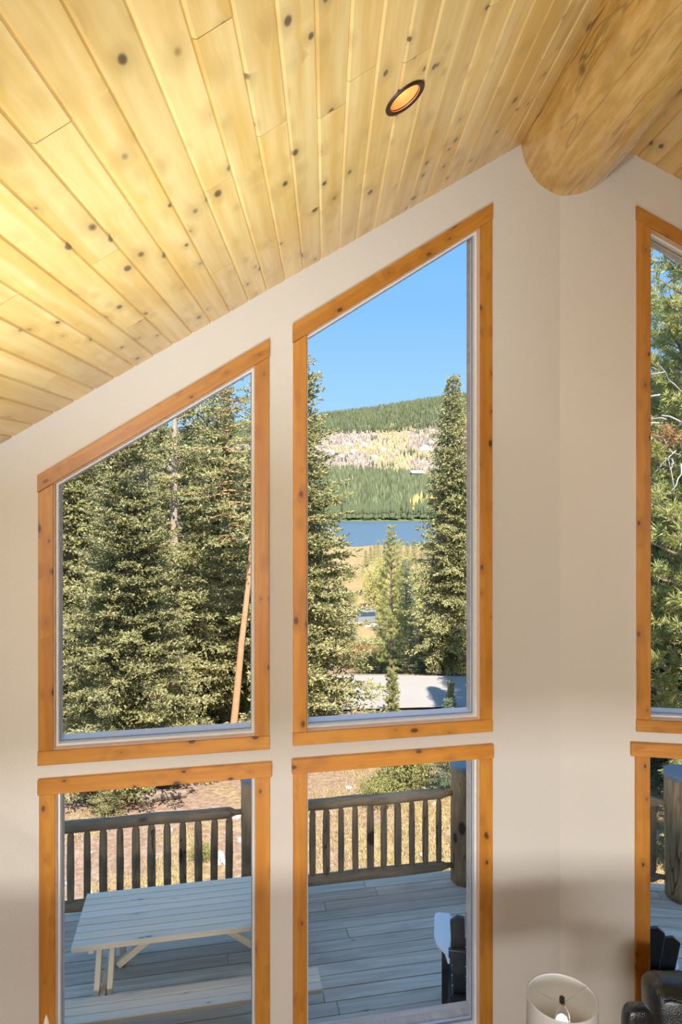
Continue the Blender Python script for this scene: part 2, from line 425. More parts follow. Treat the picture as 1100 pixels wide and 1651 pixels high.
def build_upper(n, W, pair):
    o, i = pair
    c = (i[0][0] + i[1][0]) / 2
    par = tag(empty('window_%d' % n, frame(W.p(c, i[0][1]), W.w, W.n)), kind='structure')
    uL, uR = o[0][0], o[1][0]
    zl, zr = line_z(i[3], i[2], uL), line_z(i[3], i[2], uR)
    slope = (o[2][1] - o[3][1]) / (uR - uL)
    wing_board('head_casing', W, [(uL, zl), (uR, zr), (uR, o[2][1]), (uL, o[3][1])], -0.024, 0.001, (1, slope), M_TRIM, par)
    zs = i[0][1]
    e = 0.004
    wing_board('side_casing', W, [(uL + e, zs), (i[0][0], zs), (i[3][0], i[3][1]), (uL + e, zl)], -0.020, 0.001, (0, 1), M_TRIM, par)
    wing_board('side_casing', W, [(i[1][0], zs), (uR - e, zs), (uR - e, zr), (i[2][0], i[2][1])], -0.020, 0.001, (0, 1), M_TRIM, par)
    wing_board('bottom_casing', W, [(uL + .001, o[0][1]), (uR - .001, o[0][1]), (uR - .001, zs), (uL + .001, zs)], -0.022, 0.001, (1, 0), M_TRIM, par)
    glazing(W, i, par)
def build_lower(n, W, L):
    i = lower_inner(L)
    par = tag(empty('window_%d' % n, frame(W.p((L['vL'] + L['vR']) / 2, SILL), W.w, W.n)), kind='structure')
    wing_board('head_casing', W, [(L['uL'], L['zi']), (L['uR'], L['zi']), (L['uR'], L['zT']), (L['uL'], L['zT'])], -0.030, 0.001, (1, 0), M_TRIM, par)
    b = SILL
    wing_board('side_casing', W, [(L['sL'], b), (L['vL'], b), (L['vL'], L['zi']), (L['sL'], L['zi'])], -0.020, 0.001, (0, 1), M_TRIM, par)
    wing_board('side_casing', W, [(L['vR'], b), (L['sR'], b), (L['sR'], L['zi']), (L['vR'], L['zi'])], -0.020, 0.001, (0, 1), M_TRIM, par)
    wing_board('bottom_casing', W, [(L['sL'], b - .09), (L['sR'], b - .09), (L['sR'], b), (L['sL'], b)], -0.022, 0.001, (1, 0), M_TRIM, par)
    glazing(W, i, par)
build_upper(1, LW, W1); build_upper(2, LW, W2); build_upper(5, RW, W5)
build_lower(3, LW, L3); build_lower(4, LW, L4); build_lower(6, RW, L6)

# rest of the shell: back and side walls, floors
def shell_box(name, lo, hi, mat):
    bm = box_bm(hi[0] - lo[0], hi[1] - lo[1], hi[2] - lo[2], 0, [(a + b) / 2 for a, b in zip(lo, hi)])
    return tag(bm_obj(name, bm, mat), kind='structure')
shell_box('wall_left', (-5.15, -4.0, -0.05), (-5.0, 3.3, 2.6), M_WALL)
shell_box('wall_right', (6.75, -4.0, -0.05), (6.9, 3.75, 3.3), M_WALL)
bk = [(-5.1, -0.05), (6.85, -0.05), (6.85, roof_z(6.85, -4.0)), (FOLD.x - RD.x / RD.y * -8.4 * -1 + 0.0, RIDGE_Z), (-5.1, roof_z(-5.1, -4.0))]
bk[3] = (FOLD.x + 24 / 1100.0 * 8.4, RIDGE_Z)
v, f = prism(bk, lambda p: Vector((p[0], -4.15, p[1])), lambda p: Vector((p[0], -4.0, p[1])))
tag(mesh_obj('wall_back', v, f, M_WALL), kind='structure')
M_FLOOR = wood('floor_wood', (0.42, 0.25, 0.11), (0.33, 0.18, 0.07), (0.1, 0.05, 0.02))
gf = [(-5.0, -4.0), (6.75, -4.0), (6.75, 3.6), tuple(FOLD.xy), (-5.0, 3.15)]
v, f = prism(gf, lambda p: Vector((p[0], p[1], -0.12)), lambda p: Vector((p[0], p[1], 0.0)))
tag(mesh_obj('floor', v, f, M_FLOOR), kind='structure')
shell_box('floor_loft', (-5.0, -4.0, 2.2), (6.75, 1.75, 2.45), M_WALL)

# ------------------------------------------------------------------ roof, ceiling planks
Y0, Y1 = -4.3, 5.2
def roof_solid():
    z0 = 0.03; th = 0.28; V = []; Fc = []
    prof = []
    for d in (-7.2, 0.0, 6.2):
        prof.append((d, RIDGE_Z - abs(d) * math.tan(PITCH) + z0))
    prof[1] = (0.0, prof[1][1] + .045); prof[2] = (6.2, prof[2][1] + .045)
    prof += [(6.2, prof[2][1] + th), (0.0, RIDGE_Z + z0 + th), (-7.2, prof[0][1] + th)]
    base = FOLD
    def pt(p, y):
        q = base + PX * p[0] + RD * (y - base.y); return Vector((q.x, q.y, p[1]))
    # front overhang follows the prow
    def yf(d): return Y1 - abs(d) * 0.17
    v = [pt(p, Y0) for p in prof] + [pt(p, yf(p[0])) for p in prof]
    f = [(0, 1, 4, 5), (1, 2, 3, 4), (6, 11, 10, 7), (7, 10, 9, 8), (0, 6, 7, 1), (1, 7, 8, 2), (2, 8, 9, 3), (3, 9, 10, 4), (4, 10, 11, 5), (5, 11, 6, 0)]
    return tag(mesh_obj('ceiling', v, f, M_BACK), kind='structure')
ceiling = roof_solid()

class Slope:
    def __init__(s, side):
        s.side = side                                       # -1 left, +1 right
        s.down = (PX * side * math.cos(PITCH) - Vector((0, 0, math.sin(PITCH)))).normalized()
        s.norm = (Vector((0, 0, -1)) * math.cos(PITCH) - PX * side * math.sin(PITCH)).normalized()  # into the room
        s.org = Vector((FOLD.x, FOLD.y, RIDGE_Z + (0.045 if side > 0 else 0)))
    def p(s, a, b, h=0.0): return s.org + RD * a + s.down * b + s.norm * h    # a along the ridge (0 at the fold), b down the slope
    def hit(s, px, py):
        r = ray(px, py); o = s.org - Vector((0, 0, EYE)); k = o.dot(s.norm) / r.dot(s.norm)
        q = r * k - o; return q.dot(RD), q.dot(s.down)
SL, SR = Slope(-1), Slope(1)
PW, PT = 0.1335, 0.018
lines = [(260, 400), (315, 400), (367, 400), (410, 400), (447, 400), (485, 400), (515, 400)]
bs = sorted(SL.hit(*q)[1] for q in lines)
PW = float(np.polyfit(range(len(bs)), bs, 1)[0]); B0 = float(np.polyfit(range(len(bs)), bs, 1)[1]) % PW
def wall_end(S, b):                                         # where the slope's plank row meets the wall, along the ridge
    W = LW if S.side < 0 else RW
    # point p(a,b): (p-FOLD).n = 0
    q = (S.down * b).dot(W.n); return -q / RD.dot(W.n)
seams_px = [(80, 205), (338, 38), (350, 290), (166, 408), (215, 517), (74, 610), (355, 428), (530, 174), (496, 337), (665, 86), (598, 268), (704, 200), (807, 133), (788, 5), (894, 78), (20, 470)]
seams = {}
for q in seams_px:
    a, b = SL.hit(*q); seams.setdefault(int((b - B0) // PW), []).append(a)
def plank(S, a0, a1, b0, b1, cutter=None):
    """v-jointed board with chamfered long edges; local y along the ridge"""
    g = 0.0085; d = 0.008; e = 0.0006
    c = S.p((a0 + a1) / 2, (b0 + b1) / 2, 0)
    M = frame(c, S.down, RD)
    sg = 1 if M.to_3x3().col[2].dot(S.norm) > 0 else -1
    hw = (b1 - b0) / 2; hl = (a1 - a0) / 2 - 0.0020
    prof = [(-hw, -0.012), (-hw, PT - d), (-hw + g, PT), (hw - g, PT), (hw, PT - d), (hw, -0.012)]
    V = []
    for y, drop in ((-hl, e), (-hl + 2 * e, 0), (hl - 2 * e, 0), (hl, e)):
        for x, z in prof:
            zz = z - drop if z > 0 else z
            V.append((x, y, zz * sg))
    n = len(prof); Fc = [tuple(range(n)), tuple(range(3 * n, 4 * n))[::-1]]
    for k in range(3):
        for i in range(n):
            j = (i + 1) % n; Fc.append((k * n + i, (k + 1) * n + i, (k + 1) * n + j, k * n + j))
    bm = bmesh.new(); vs = [bm.verts.new(q) for q in V]
    for q in Fc: bm.faces.new([vs[i] for i in q])
    return bm_obj('plank', bm, M_PINE, ceiling, M)
rng = random.Random(3)
PLANKS = []
def lay(S, nrows, start, ya):
    for k in range(-1, nrows):
        b0 = start + k * PW; b1 = b0 + PW
        if S.side < 0 and b1 < 0.05: continue
        b0 = max(b0, 0.01)
        end = wall_end(S, (b0 + b1) / 2) + 0.015
        cuts = sorted(seams.get(k, []) if S.side < 0 else [])
        lo = ya - end * 0
        if not cuts and rng.random() < 0.55: cuts = [end - rng.uniform(0.3, 3.0)]
        a = end; allc = []
        for cc in sorted(cuts, reverse=True): allc.append(cc)
        nxt = (min(allc) if allc else end) - rng.uniform(1.6, 2.8)
        while nxt > lo + 0.4:
            allc.append(nxt); nxt -= rng.uniform(1.6, 2.8)
        edges = [end] + sorted(allc, reverse=True) + [lo]
        for a1, a0 in zip(edges, edges[1:]):
            if a1 - a0 > 0.05: PLANKS.append((S, a0, a1, b0, b1, plank(S, a0, a1, b0, b1)))
lay(SL, 38, B0, -4.4)
lay(SR, 15, 0.06, -4.4)

# recessed downlight: holes through the boards, then trim, reflector and lamp
dl = SL.hit(649, 152); DLR = 0.073
cm = bmesh.new(); bmesh.ops.create_cone(cm, segments=40, radius1=DLR, radius2=DLR, depth=0.5, cap_ends=True)
MD = frame(SL.p(dl[0], dl[1], PT), SL.down, RD)
if MD.to_3x3().col[2].dot(SL.norm) < 0: MD = frame(SL.p(dl[0], dl[1], PT), -SL.down, RD)
cut = bm_obj('cutter', cm, None, None, MD)
for S, a0, a1, b0, b1, o in PLANKS + [(SL, -9, 9, -9, 9, ceiling)]:
    if S.side < 0 and b0 - 0.1 < dl[1] < b1 + 0.1 and a0 - 0.1 < dl[0] < a1 + 0.1:
        md = o.modifiers.new('b', 'BOOLEAN'); md.object = cut; md.operation = 'DIFFERENCE'; md.solver = 'EXACT'
        bpy.context.view_layer.update()
        me = bpy.data.meshes.new_from_object(o.evaluated_get(bpy.context.evaluated_depsgraph_get()))
        o.modifiers.clear(); o.data = me
        if not me.materials: me.materials.append(M_PINE if o is not ceiling else M_BACK)
bpy.data.objects.remove(cut)
d_o = tag(empty('recessed_downlight', MD), 'recessed ceiling downlight with dark bronze ring and glowing copper reflector', 'ceiling light')
M_BRONZE = plain('bronze_trim', (0.055, 0.032, 0.022), 0.4, Metallic=0.5)
M_REFL = plain('copper_reflector', (0.85, 0.38, 0.13), 0.4, Metallic=0.2)
N = NT('lamp_glow'); em = N.n('ShaderNodeEmission'); N.put(em.inputs[0], N.mix(N.noise(N.co(), 8), (1.0, 0.82, 0.55), (1.0, 0.86, 0.62))); em.inputs[1].default_value = 3.0; M_GLOW = N.done(em)
prof = [(0.0945, 0.0), (0.094, 0.006), (0.086, 0.010), (0.074, 0.006), (0.070, 0.0), (0.070, -0.004), (0.0945, -0.001)]
lathe('trim_ring', prof, 48, M_BRONZE, d_o, MD, caps=False)
lathe('reflector', [(0.0715, 0.004), (0.066, -0.03), (0.058, -0.075), (0.048, -0.10), (0.001, -0.105), (0.001, -0.109), (0.052, -0.104), (0.062, -0.076), (0.0725, -0.03), (0.0728, 0.003)], 40, M_REFL, d_o, MD, caps=False)
lathe('bulb', [(0.001, -0.082), (0.014, -0.083), (0.026, -0.087), (0.031, -0.094), (0.028, -0.102), (0.001, -0.103)], 28, M_GLOW, d_o, MD, caps=False)
lp = MD @ Vector((0, 0, -0.060))
lamp('downlight_lamp', 'POINT', lp, None, 0.35, (1.0, 0.72, 0.42), shadow_soft_size=0.02)

# ------------------------------------------------------------------ ridge log
def ridge_log():
    rad = 0.318; c = at(917, 236, 4.42); n, m = 56, 90; V = []; Fc = []
    for k in range(m + 1):
        a = -8.6 + 9.2 * k / m
        ctr = Vector((c.x, c.y, c.z)) + RD * (a - 0.0)
        for i in range(n):
            t = 2 * math.pi * i / n
            d = PX * math.cos(t) + Vector((0, 0, 1)) * math.sin(t)
            w = noise.noise(Vector((math.cos(t) * 1.2, math.sin(t) * 1.2, a * 0.7))) * 0.012 + noise.noise(Vector((math.cos(t) * 3, math.sin(t) * 3, a * 2.2))) * 0.005
            V.append(ctr + d * (rad + w))
    for k in range(m):
        for i in range(n):
            j = (i + 1) % n; Fc.append((k * n + i, k * n + j, (k + 1) * n + j, (k + 1) * n + i))
    Fc.append(tuple(range(n))[::-1]); Fc.append(tuple(range(m * n, (m + 1) * n)))
    M = frame(c, PX, Vector((0, 0, 1)))                      # local z along the log
    o = mesh_obj('ridge_log', V, Fc, M_LOG, None, M, True)
    return tag(o, 'massive varnished peeled log ridge beam along the top of the plank ceiling', 'beam')
ridge_log()


# ------------------------------------------------------------------ ground, road, lake, hillside
PROF = [(-20, 6.0), (6, 6.0), (9, 6.05), (12, 6.2), (15, 6.45), (18, 6.7), (20.5, 6.95), (21.5, 7.0), (25.5, 7.1), (27, 7.25), (30, 8.3), (40, 9.7), (50, 11.2), (70, 14.2), (80, 15.4), (120, 18.0), (200, 21.8), (300, 25.9), (330, 27.0), (340, 28.5), (590, 28.5),
        (598, 26.9), (640, 24), (750, 4), (1000, -25), (1250, -75), (1500, -135), (1750, -205), (2000, -265), (2300, -255), (3000, -150)]
PXs = [p[0] for p in PROF]; PYs = [p[1] for p in PROF]
def ground_z(x, y):
    h = float(np.interp(y, PXs, PYs))
    if y > 640:
        u = x / 2000.0; k = min(1.25, max(0.45, 0.85 + 1.0 * u)); w = min(1, (y - 640) / 400)
        h = h * (1 - w) + (h * k) * w
        h -= noise.noise(Vector((x * 0.004, y * 0.004, 1.3))) * 14 * w
    elif y < 330:
        a = 0.10 if y < 20 else (0.04 if y < 27 else 0.04 + min(1.1, (y - 27) * 0.02))
        h -= noise.noise(Vector((x * 0.35, y * 0.35, 4.1))) * a + noise.noise(Vector((x * 0.08, y * 0.08, 2.1))) * a * 1.4
    return EYE - h
def terrain():
    ys = []; y = -18.0
    while y < 3000:
        ys.append(y); y += 1.5 if y < 4 else (0.4 if y < 30 else max(0.4, y * 0.022))
    us = np.linspace(-1.6, 1.6, 121); V = []; Fc = []
    for y in ys:
        for u in us:
            x = u * (max(y, 3) * 0.9 + 9); V.append((x, y, ground_z(x, y)))
    n = len(us)
    for k in range(len(ys) - 1):
        for i in range(n - 1): Fc.append((k * n + i, k * n + i + 1, (k + 1) * n + i + 1, (k + 1) * n + i))
    N = NT('earth_and_dry_grass'); g = N.n('ShaderNodeNewGeometry').outputs['Position']
    sp = N.n('ShaderNodeSeparateXYZ'); N.l(g, sp.inputs[0]); Y = sp.outputs[1]
    f = N.noise(g, 9, 5, 0.65); m = N.noise(g, 0.6, 4, 0.6); b = N.noise(g, 0.035, 4, 0.6); peb = N.vor(g, 16).outputs['Distance']
    lean = N.math('MULTIPLY', N.step(sp.outputs[0], -0.5, 1.5), 0.16)
    near = N.mix(N.step(N.math('ADD', m, lean), 0.50, 0.66), (0.37, 0.265, 0.215), (0.42, 0.33, 0.16))
    near = N.mix(N.step(f, 0.35, 0.7), (0.24, 0.16, 0.10), near)
    near = N.mix(N.math('MULTIPLY', N.step(peb, 0.22, 0.10), 0.6), near, (0.50, 0.44, 0.40))
    mead = N.mix(N.step(b, 0.40, 0.60), (0.40, 0.235, 0.125), (0.40, 0.31, 0.155))
    mead = N.mix(N.step(f, 0.45, 0.7), mead, (0.30, 0.24, 0.09))
    mead = N.mix(N.math('MULTIPLY', N.step(N.noise(g, 0.16, 4, 0.65), 0.50, 0.64), .8), mead, (0.20, 0.17, 0.075))
    mead = N.mix(N.math('MULTIPLY', N.step(N.noise(g, 0.07, 3, 0.6), 0.54, 0.66), .7), mead, (0.40, 0.19, 0.10))
    hb = N.noise(g, 0.012, 5, 0.65); hf = N.noise(g, 0.10, 4, 0.7)
    hill = N.mix(N.step(hb, 0.42, 0.60), (0.37, 0.29, 0.25), (0.40, 0.325, 0.23))
    hill = N.mix(N.step(hf, 0.50, 0.68), hill, (0.36, 0.27, 0.22))
    dark = N.mix(hf, (0.10, 0.13, 0.05), (0.20, 0.20, 0.09))
    hill = N.mix(N.step(Y, 860, 960), dark, hill); hill = N.mix(N.step(Y, 1520, 1640), hill, dark)
    c = N.mix(N.step(Y, 27, 45), near, mead); c = N.mix(N.step(Y, 560, 600), c, hill)
    N.pbsdf(c, 0.95, Specular_IOR_Level=0.1, Normal=N.bump(f, 0.6, 0.05))
    o = mesh_obj('ground', V, Fc, N.done(), None, Matrix(), True); tag(o, kind='structure')
    V = []; Fc = []
    xs = np.linspace(-30, 30, 90)
    for x in xs:
        a = 21.45 + 0.25 * math.sin(x * 0.35) + 0.02 * x; b2 = 25.4 + 0.15 * math.sin(x * 0.5 + 1)
        for k in range(5):
            y = a + (b2 - a) * k / 4; V.append((x, y, ground_z(x, y) * 0.25 + (EYE - 7.0) * 0.75 + 0.09))
    for i in range(89):
        for k in range(4): Fc.append((i * 5 + k, (i + 1) * 5 + k, (i + 1) * 5 + k + 1, i * 5 + k + 1))
    N = NT('pale_road'); g = N.co(); c = N.mix(N.noise(g, 1.2, 5, 0.6), (0.31, 0.285, 0.26), (0.37, 0.345, 0.32)); c = N.mix(N.step(N.noise(g, 30, 3), .5, .8), c, (0.30, 0.28, 0.25))
    N.pbsdf(c, 0.9, Normal=N.bump(N.noise(g, 40), 0.3, 0.01))
    tag(mesh_obj('road', V, Fc, N.done(), None, Matrix(), True), kind='structure')
    N = NT('lake_water'); g = N.co(); w = N.noise(N.vmath('MULTIPLY', g, (0.15, 0.5, 1)), 1.0, 4, 0.6)
    N.pbsdf(N.mix(N.noise(g, 0.02, 3), (0.075, 0.125, 0.17), (0.095, 0.15, 0.20)), 0.35, Specular_IOR_Level=0.25, Normal=N.bump(w, 1.0, 1.0))
    v = [(-420, 322, EYE - 27.4), (420, 322, EYE - 27.4), (560, 605, EYE - 27.4), (-560, 605, EYE - 27.4)]
    tag(mesh_obj('lake', v, [(0, 1, 2, 3)], N.done()), kind='structure')
terrain()

# ------------------------------------------------------------------ foliage: trees grown from branches, twigs and shoots
def np_mesh(name, V, Fa, mat, tint=None, nv=3):
    """V (n,3), Fa (m,nv) arrays -> mesh; tint: one value per vertex"""
    me = bpy.data.meshes.new(name); V = np.asarray(V, np.float32); Fa = np.asarray(Fa, np.int32)
    me.vertices.add(len(V)); me.vertices.foreach_set('co', V.ravel())
    me.loops.add(Fa.size); me.loops.foreach_set('vertex_index', Fa.ravel())
    me.polygons.add(len(Fa)); me.polygons.foreach_set('loop_start', np.arange(len(Fa), dtype=np.int32) * nv)
    me.update(calc_edges=True)
    if tint is not None:
        at_ = me.attributes.new('tint', 'FLOAT', 'POINT'); at_.data.foreach_set('value', np.asarray(tint, np.float32))
    me.materials.append(mat); return me
def leaf_mat(name, cols, rough=0.55, trans=0.42):
    """cols: dark, mid, light; colour differs shoot by shoot"""
    N = NT(name); a = N.n('ShaderNodeAttribute', attribute_name='tint').outputs['Fac']
    rp = N.n('ShaderNodeValToRGB'); N.put(rp.inputs[0], a); e = rp.color_ramp.elements
    e[0].position = 0.0; e[0].color = (*cols[0], 1); e[1].position = 1.0; e[1].color = (*cols[2], 1)
    k = e.new(0.5); k.color = (*cols[1], 1)
    hv = N.n('ShaderNodeHueSaturation'); N.put(hv.inputs['Color'], rp.outputs[0]); N.put(hv.inputs['Value'], N.math('MULTIPLY_ADD', N.rnd(), 0.3, 0.85))
    nn = N.vmath('NORMALIZE', N.vmath('ADD', N.vmath('MULTIPLY', N.n('ShaderNodeNewGeometry').outputs['Normal'], (.7, .7, .7)), (0, 0, .55)), (0, 0, 0))
    p = N.pbsdf(hv.outputs[0], rough, Specular_IOR_Level=0.35, Normal=nn)
    t = N.n('ShaderNodeBsdfTranslucent'); N.put(t.inputs[0], hv.outputs[0])
    mx = N.n('ShaderNodeMixShader'); mx.inputs[0].default_value = trans; N.l(p.outputs[0], mx.inputs[1]); N.l(t.outputs[0], mx.inputs[2])
    return N.done(mx)
M_SPRUCE = leaf_mat('spruce_needles', ((0.34, 0.34, 0.13), (0.66, 0.63, 0.29), (0.90, 0.86, 0.50)))
M_BLUESP = leaf_mat('blue_spruce_needles', ((0.18, 0.27, 0.18), (0.36, 0.47, 0.30), (0.66, 0.74, 0.48)))
M_PINEN = leaf_mat('pine_needles', ((0.40, 0.43, 0.12), (0.68, 0.68, 0.24), (0.90, 0.88, 0.42)))
M_ASPEN = leaf_mat('yellow_leaves', ((0.62, 0.52, 0.10), (0.82, 0.74, 0.24), (0.92, 0.88, 0.45)), trans=0.4)
M_RUST = leaf_mat('rust_leaves', ((0.35, 0.16, 0.06), (0.55, 0.30, 0.12), (0.66, 0.48, 0.25)), trans=0.35)
M_OLIVE = leaf_mat('olive_leaves', ((0.22, 0.23, 0.07), (0.42, 0.42, 0.14), (0.60, 0.56, 0.24)), trans=0.35)
M_DRYGRASS = leaf_mat('dry_grass', ((0.28, 0.21, 0.09), (0.50, 0.38, 0.15), (0.62, 0.52, 0.27)), trans=0.3)
M_BARK = plain('grey_brown_bark', (0.25, 0.19, 0.15), 0.9, 0.45, 14, 0.8)
M_PALEBARK = plain('pale_grey_bark', (0.46, 0.37, 0.30), 0.9, 0.5, 9, 0.8)
M_REDBARK = plain('red_pine_bark', (0.58, 0.32, 0.17), 0.9, 0.35, 12, 0.7)
M_TWIG = plain('dead_grey_twig', (0.52, 0.46, 0.42), 0.9, 0.3, 10)

def unit(v): return v / (np.linalg.norm(v, axis=-1, keepdims=True) + 1e-9)
class Grow:
    def __init__(s, seed): s.g = np.random.default_rng(seed); s.sb = []; s.sd = []; s.sl = []; s.wood = []
    def shoots(s, base, d, ln): s.sb.append(base); s.sd.append(d); s.sl.append(ln)
    def star(s, wid, nf=3, tint_lo=0.0, tint_hi=1.0):
        """each shoot is a star of three thin fins round its axis"""
        B = np.concatenate(s.sb); D = unit(np.concatenate(s.sd)); L = np.concatenate(s.sl); n = len(B); g = s.g
        up = unit(g.normal(size=(n, 3))); a = unit(np.cross(D, up)); b = np.cross(D, a)
        V = np.zeros((n, 2 + nf, 3)); V[:, 0] = B; V[:, 1] = B + D * L[:, None]
        for k in range(nf):
            t = 2 * math.pi * k / nf; V[:, 2 + k] = B + D * (L * 0.5)[:, None] + (a * math.cos(t) + b * math.sin(t)) * (wid * L)[:, None]
        idx = np.arange(n)[:, None] * (2 + nf)
        Fa = np.concatenate([idx + np.array([[0, 2 + k, 1]]) for k in range(nf)])
        tint = np.repeat(np.clip(g.normal(0.5, 0.24, n), tint_lo, tint_hi), 2 + nf)
        return V.reshape(-1, 3), Fa, tint
    def branch(s, p0, az, L, rise, droop, tip, twig_l, twig_d, shoot_l, flat=0.25, hang=0.0, r0=0.02, bare=0.15, woody=True):
        g = s.g; m = 9; t = np.linspace(0, 1, m)
        h = np.array([math.cos(az), math.sin(az), 0.0])
        side = np.array([-h[1], h[0], 0.0]); bend = g.normal(0, 0.08)
        P = p0 + h * (L * t)[:, None] + np.array([0, 0, 1.0]) * (L * (rise * t - droop * t ** 2 + tip * t ** 4))[:, None] + side * (L * bend * t ** 2)[:, None]
        if woody: s.wood.append(tube([tuple(q) for q in P[::2]], [r0 * (1 - 0.85 * k / 4) for k in range(5)], 4, False))
        nt = max(2, int(L * (1 - bare) / twig_d)); tt = bare + (1 - bare) * (np.arange(nt) + g.random(nt)) / nt
        for sd in (-1, 1):
            fi = tt * (m - 1); i0 = np.clip(fi.astype(int), 0, m - 2); fr = (fi - i0)[:, None]
            B = P[i0] * (1 - fr) + P[i0 + 1] * fr; T = unit(P[i0 + 1] - P[i0])
            ang = np.radians(g.uniform(38, 68, nt))[:, None]
            d = T * np.cos(ang) + side * sd * np.sin(ang); d[:, 2] += g.normal(0, flat, nt) - hang; d = unit(d)
            l = twig_l * L ** 0.5 * (1 - tt) ** 0.6 * g.uniform(0.6, 1.1, nt) + shoot_l * 0.8
            ns = np.maximum(3, (l / (shoot_l * 0.34)).astype(int)); k = np.repeat(np.arange(nt), ns); N = len(k)
            u = g.random(N) ; bb = B[k] + d[k] * (l[k] * u)[:, None]; bb[:, 2] -= (l[k] * u) ** 2 * (0.35 + hang * 2)
            dd = d[k] + g.normal(0, 0.5, (N, 3)); dd[:, 2] += 0.12 - hang
            s.shoots(bb, dd, shoot_l * g.uniform(0.65, 1.25, N))
        s.shoots(P[-1:], unit(P[-1:] - P[-2:-1]), np.array([shoot_l * 1.2]))
    def trunk(s, H, r, lean=0.0, n=10, z0=-0.3):
        g = s.g; m = 8; pts = [(lean * z0 / H + g.normal(0, 0.01), g.normal(0, 0.01), z0)] + [(lean * k / m * 1.0 + g.normal(0, 0.02), g.normal(0, 0.02), H * k / m) for k in range(1, m + 1)]
        return tube(pts, [max(0.012, r * (1 - 0.93 * k / m)) for k in range(m + 1)], n, True)
def spruce(seed, H, Rb, z0=0.3, dz=0.24, nb=6, shoot=0.085, twig=0.30, td=0.10, hang=0.0, prof=0.75, wid=0.16, gap=0.0, droop=0.35, bare=None):
    G = Grow(seed); g = G.g; z = z0; k = 0
    while z < H * 0.985:
        f = 1 - (z - z0) / (H - z0); Lm = Rb * (f ** prof) * (0.55 + 0.45 * min(1, (z - z0) / (0.12 * H) + 0.3))
        for i in range(nb):
            if g.random() < gap: continue
            L = max(0.12, Lm * g.uniform(0.62, 1.12)); az = 2 * math.pi * (i + g.uniform(-.35, .35)) / nb + k * 1.3
            if bare and bare[0] < z < bare[1] and math.sin(az) < -0.45 and g.random() < .80: continue
            G.branch(np.array([0, 0, z + g.uniform(-.08, .08)]), az, L, 0.45 - 0.45 * f ** 0.6 + g.normal(0, 0.06), droop * f, 0.18, twig, td, shoot, hang=hang, r0=0.008 + 0.012 * L)
        z += dz * (0.5 + 0.5 * f) ** 0.5; k += 1
    G.shoots(np.array([[0, 0, H * 0.97 + 0.02 * i] for i in range(6)]), np.array([[g.normal(0, .2), g.normal(0, .2), 1.0] for i in range(6)]), np.full(6, shoot * 1.5))
    return G
def pine(seed, H, Rb, z0=1.0, dz=0.34, nb=5, shoot=0.13, wid=0.10):
    """long needled clumps gathered at the ends of upturned twigs"""
    G = Grow(seed); g = G.g; z = z0; k = 0
    while z < H * 0.98:
        f = 1 - (z - z0) / (H - z0)
        for i in range(nb):
            L = max(0.25, Rb * (f ** 0.6) * g.uniform(0.55, 1.1)); az = 2 * math.pi * (i + g.uniform(-.4, .4)) / nb + k * 0.9
            h = np.array([math.cos(az), math.sin(az), 0]); p0 = np.array([0, 0, z]); tip = p0 + h * L + np.array([0, 0, L * (0.15 + 0.5 * (1 - f))])
            mid = (p0 + tip) / 2 + np.array([0, 0, -0.06 * L]); G.wood.append(tube([tuple(p0), tuple(mid), tuple(tip)], [0.03, 0.02, 0.008], 4, False))
            nt = max(3, int(L / 0.075))
            for q in range(nt):
                u = g.uniform(0.3, 1.0); c = (p0 * (1 - u) + tip * u) if u > .5 else (p0 * (1 - u) + mid * u)
                c = (p0 * (1 - u) ** 2 + 2 * mid * u * (1 - u) + tip * u * u)
                e = unit(h * g.uniform(.1, .9) + np.array([-h[1], h[0], 0]) * g.uniform(-1, 1) + np.array([0, 0, g.uniform(.0, .7)])); ln = g.uniform(.1, .34) * min(1, L)
                c2 = c + e * ln; n = 46
                dd = e * 0.55 + unit(g.normal(size=(n, 3))) * 0.75
                bb = c2 + e * g.uniform(-.10, .03, n)[:, None]
                G.shoots(bb, dd, shoot * g.uniform(.7, 1.15, n))
        z += dz; k += 1
    return G
TREE = {}
def tree_kind(key, G, H, r, leaf, bark, wid, nf=3, lean=0.0):
    V, Fa, t = G.star(wid, nf)
    fm = np_mesh(key + '_foliage', V, Fa, leaf, t)
    print('TREE', key, len(Fa))
    tv, tf = G.trunk(H, r, lean); tm = bpy.data.meshes.new(key + '_trunk'); tm.from_pydata([tuple(q) for q in tv], [], tf); tm.materials.append(bark)
    bm_ = None
    if G.wood:
        bv, bf = join(*G.wood); bm_ = bpy.data.meshes.new(key + '_branches'); bm_.from_pydata([tuple(q) for q in bv], [], bf); bm_.materials.append(bark)
    TREE[key] = (fm, tm, bm_, H)
def plant(name, key, x, y, h, rot, label, cat='tree', group=None, sx=1.0, z=None, leaf=None, sink=0.0):
    fm, tm, bm_, H = TREE[key]; s = h / H
    zz = ground_z(x, y) if z is None else z
    M0 = TR(x, y, zz - sink, rot); M = M0 @ Matrix.Diagonal((s * sx, s * sx, s, 1))
    o = tag(empty(name, M0), label, cat, group)
    for nm_, me in (('foliage', fm), ('trunk', tm), ('branches', bm_)):
        if me is None: continue
        c = bpy.data.objects.new(nm_, me); link(c, o, M)
        if nm_ != 'trunk': c['kind'] = 'stuff'
        if leaf and nm_ == 'foliage':
            c.material_slots[0].link = 'OBJECT'; c.material_slots[0].material = leaf
    return o
tree_kind('spruce_a', spruce(11, 12.0, 2.35, z0=0.5, dz=0.21, nb=7, shoot=0.105, td=0.075, twig=0.36), 12.0, 0.17, M_SPRUCE, M_BARK, 0.21)
tree_kind('spruce_b', spruce(12, 11.0, 1.7, z0=0.6, dz=0.20, nb=7, shoot=0.10, td=0.07, twig=0.36, hang=0.25, droop=0.55, gap=0.06), 11.0, 0.15, M_SPRUCE, M_BARK, 0.21)
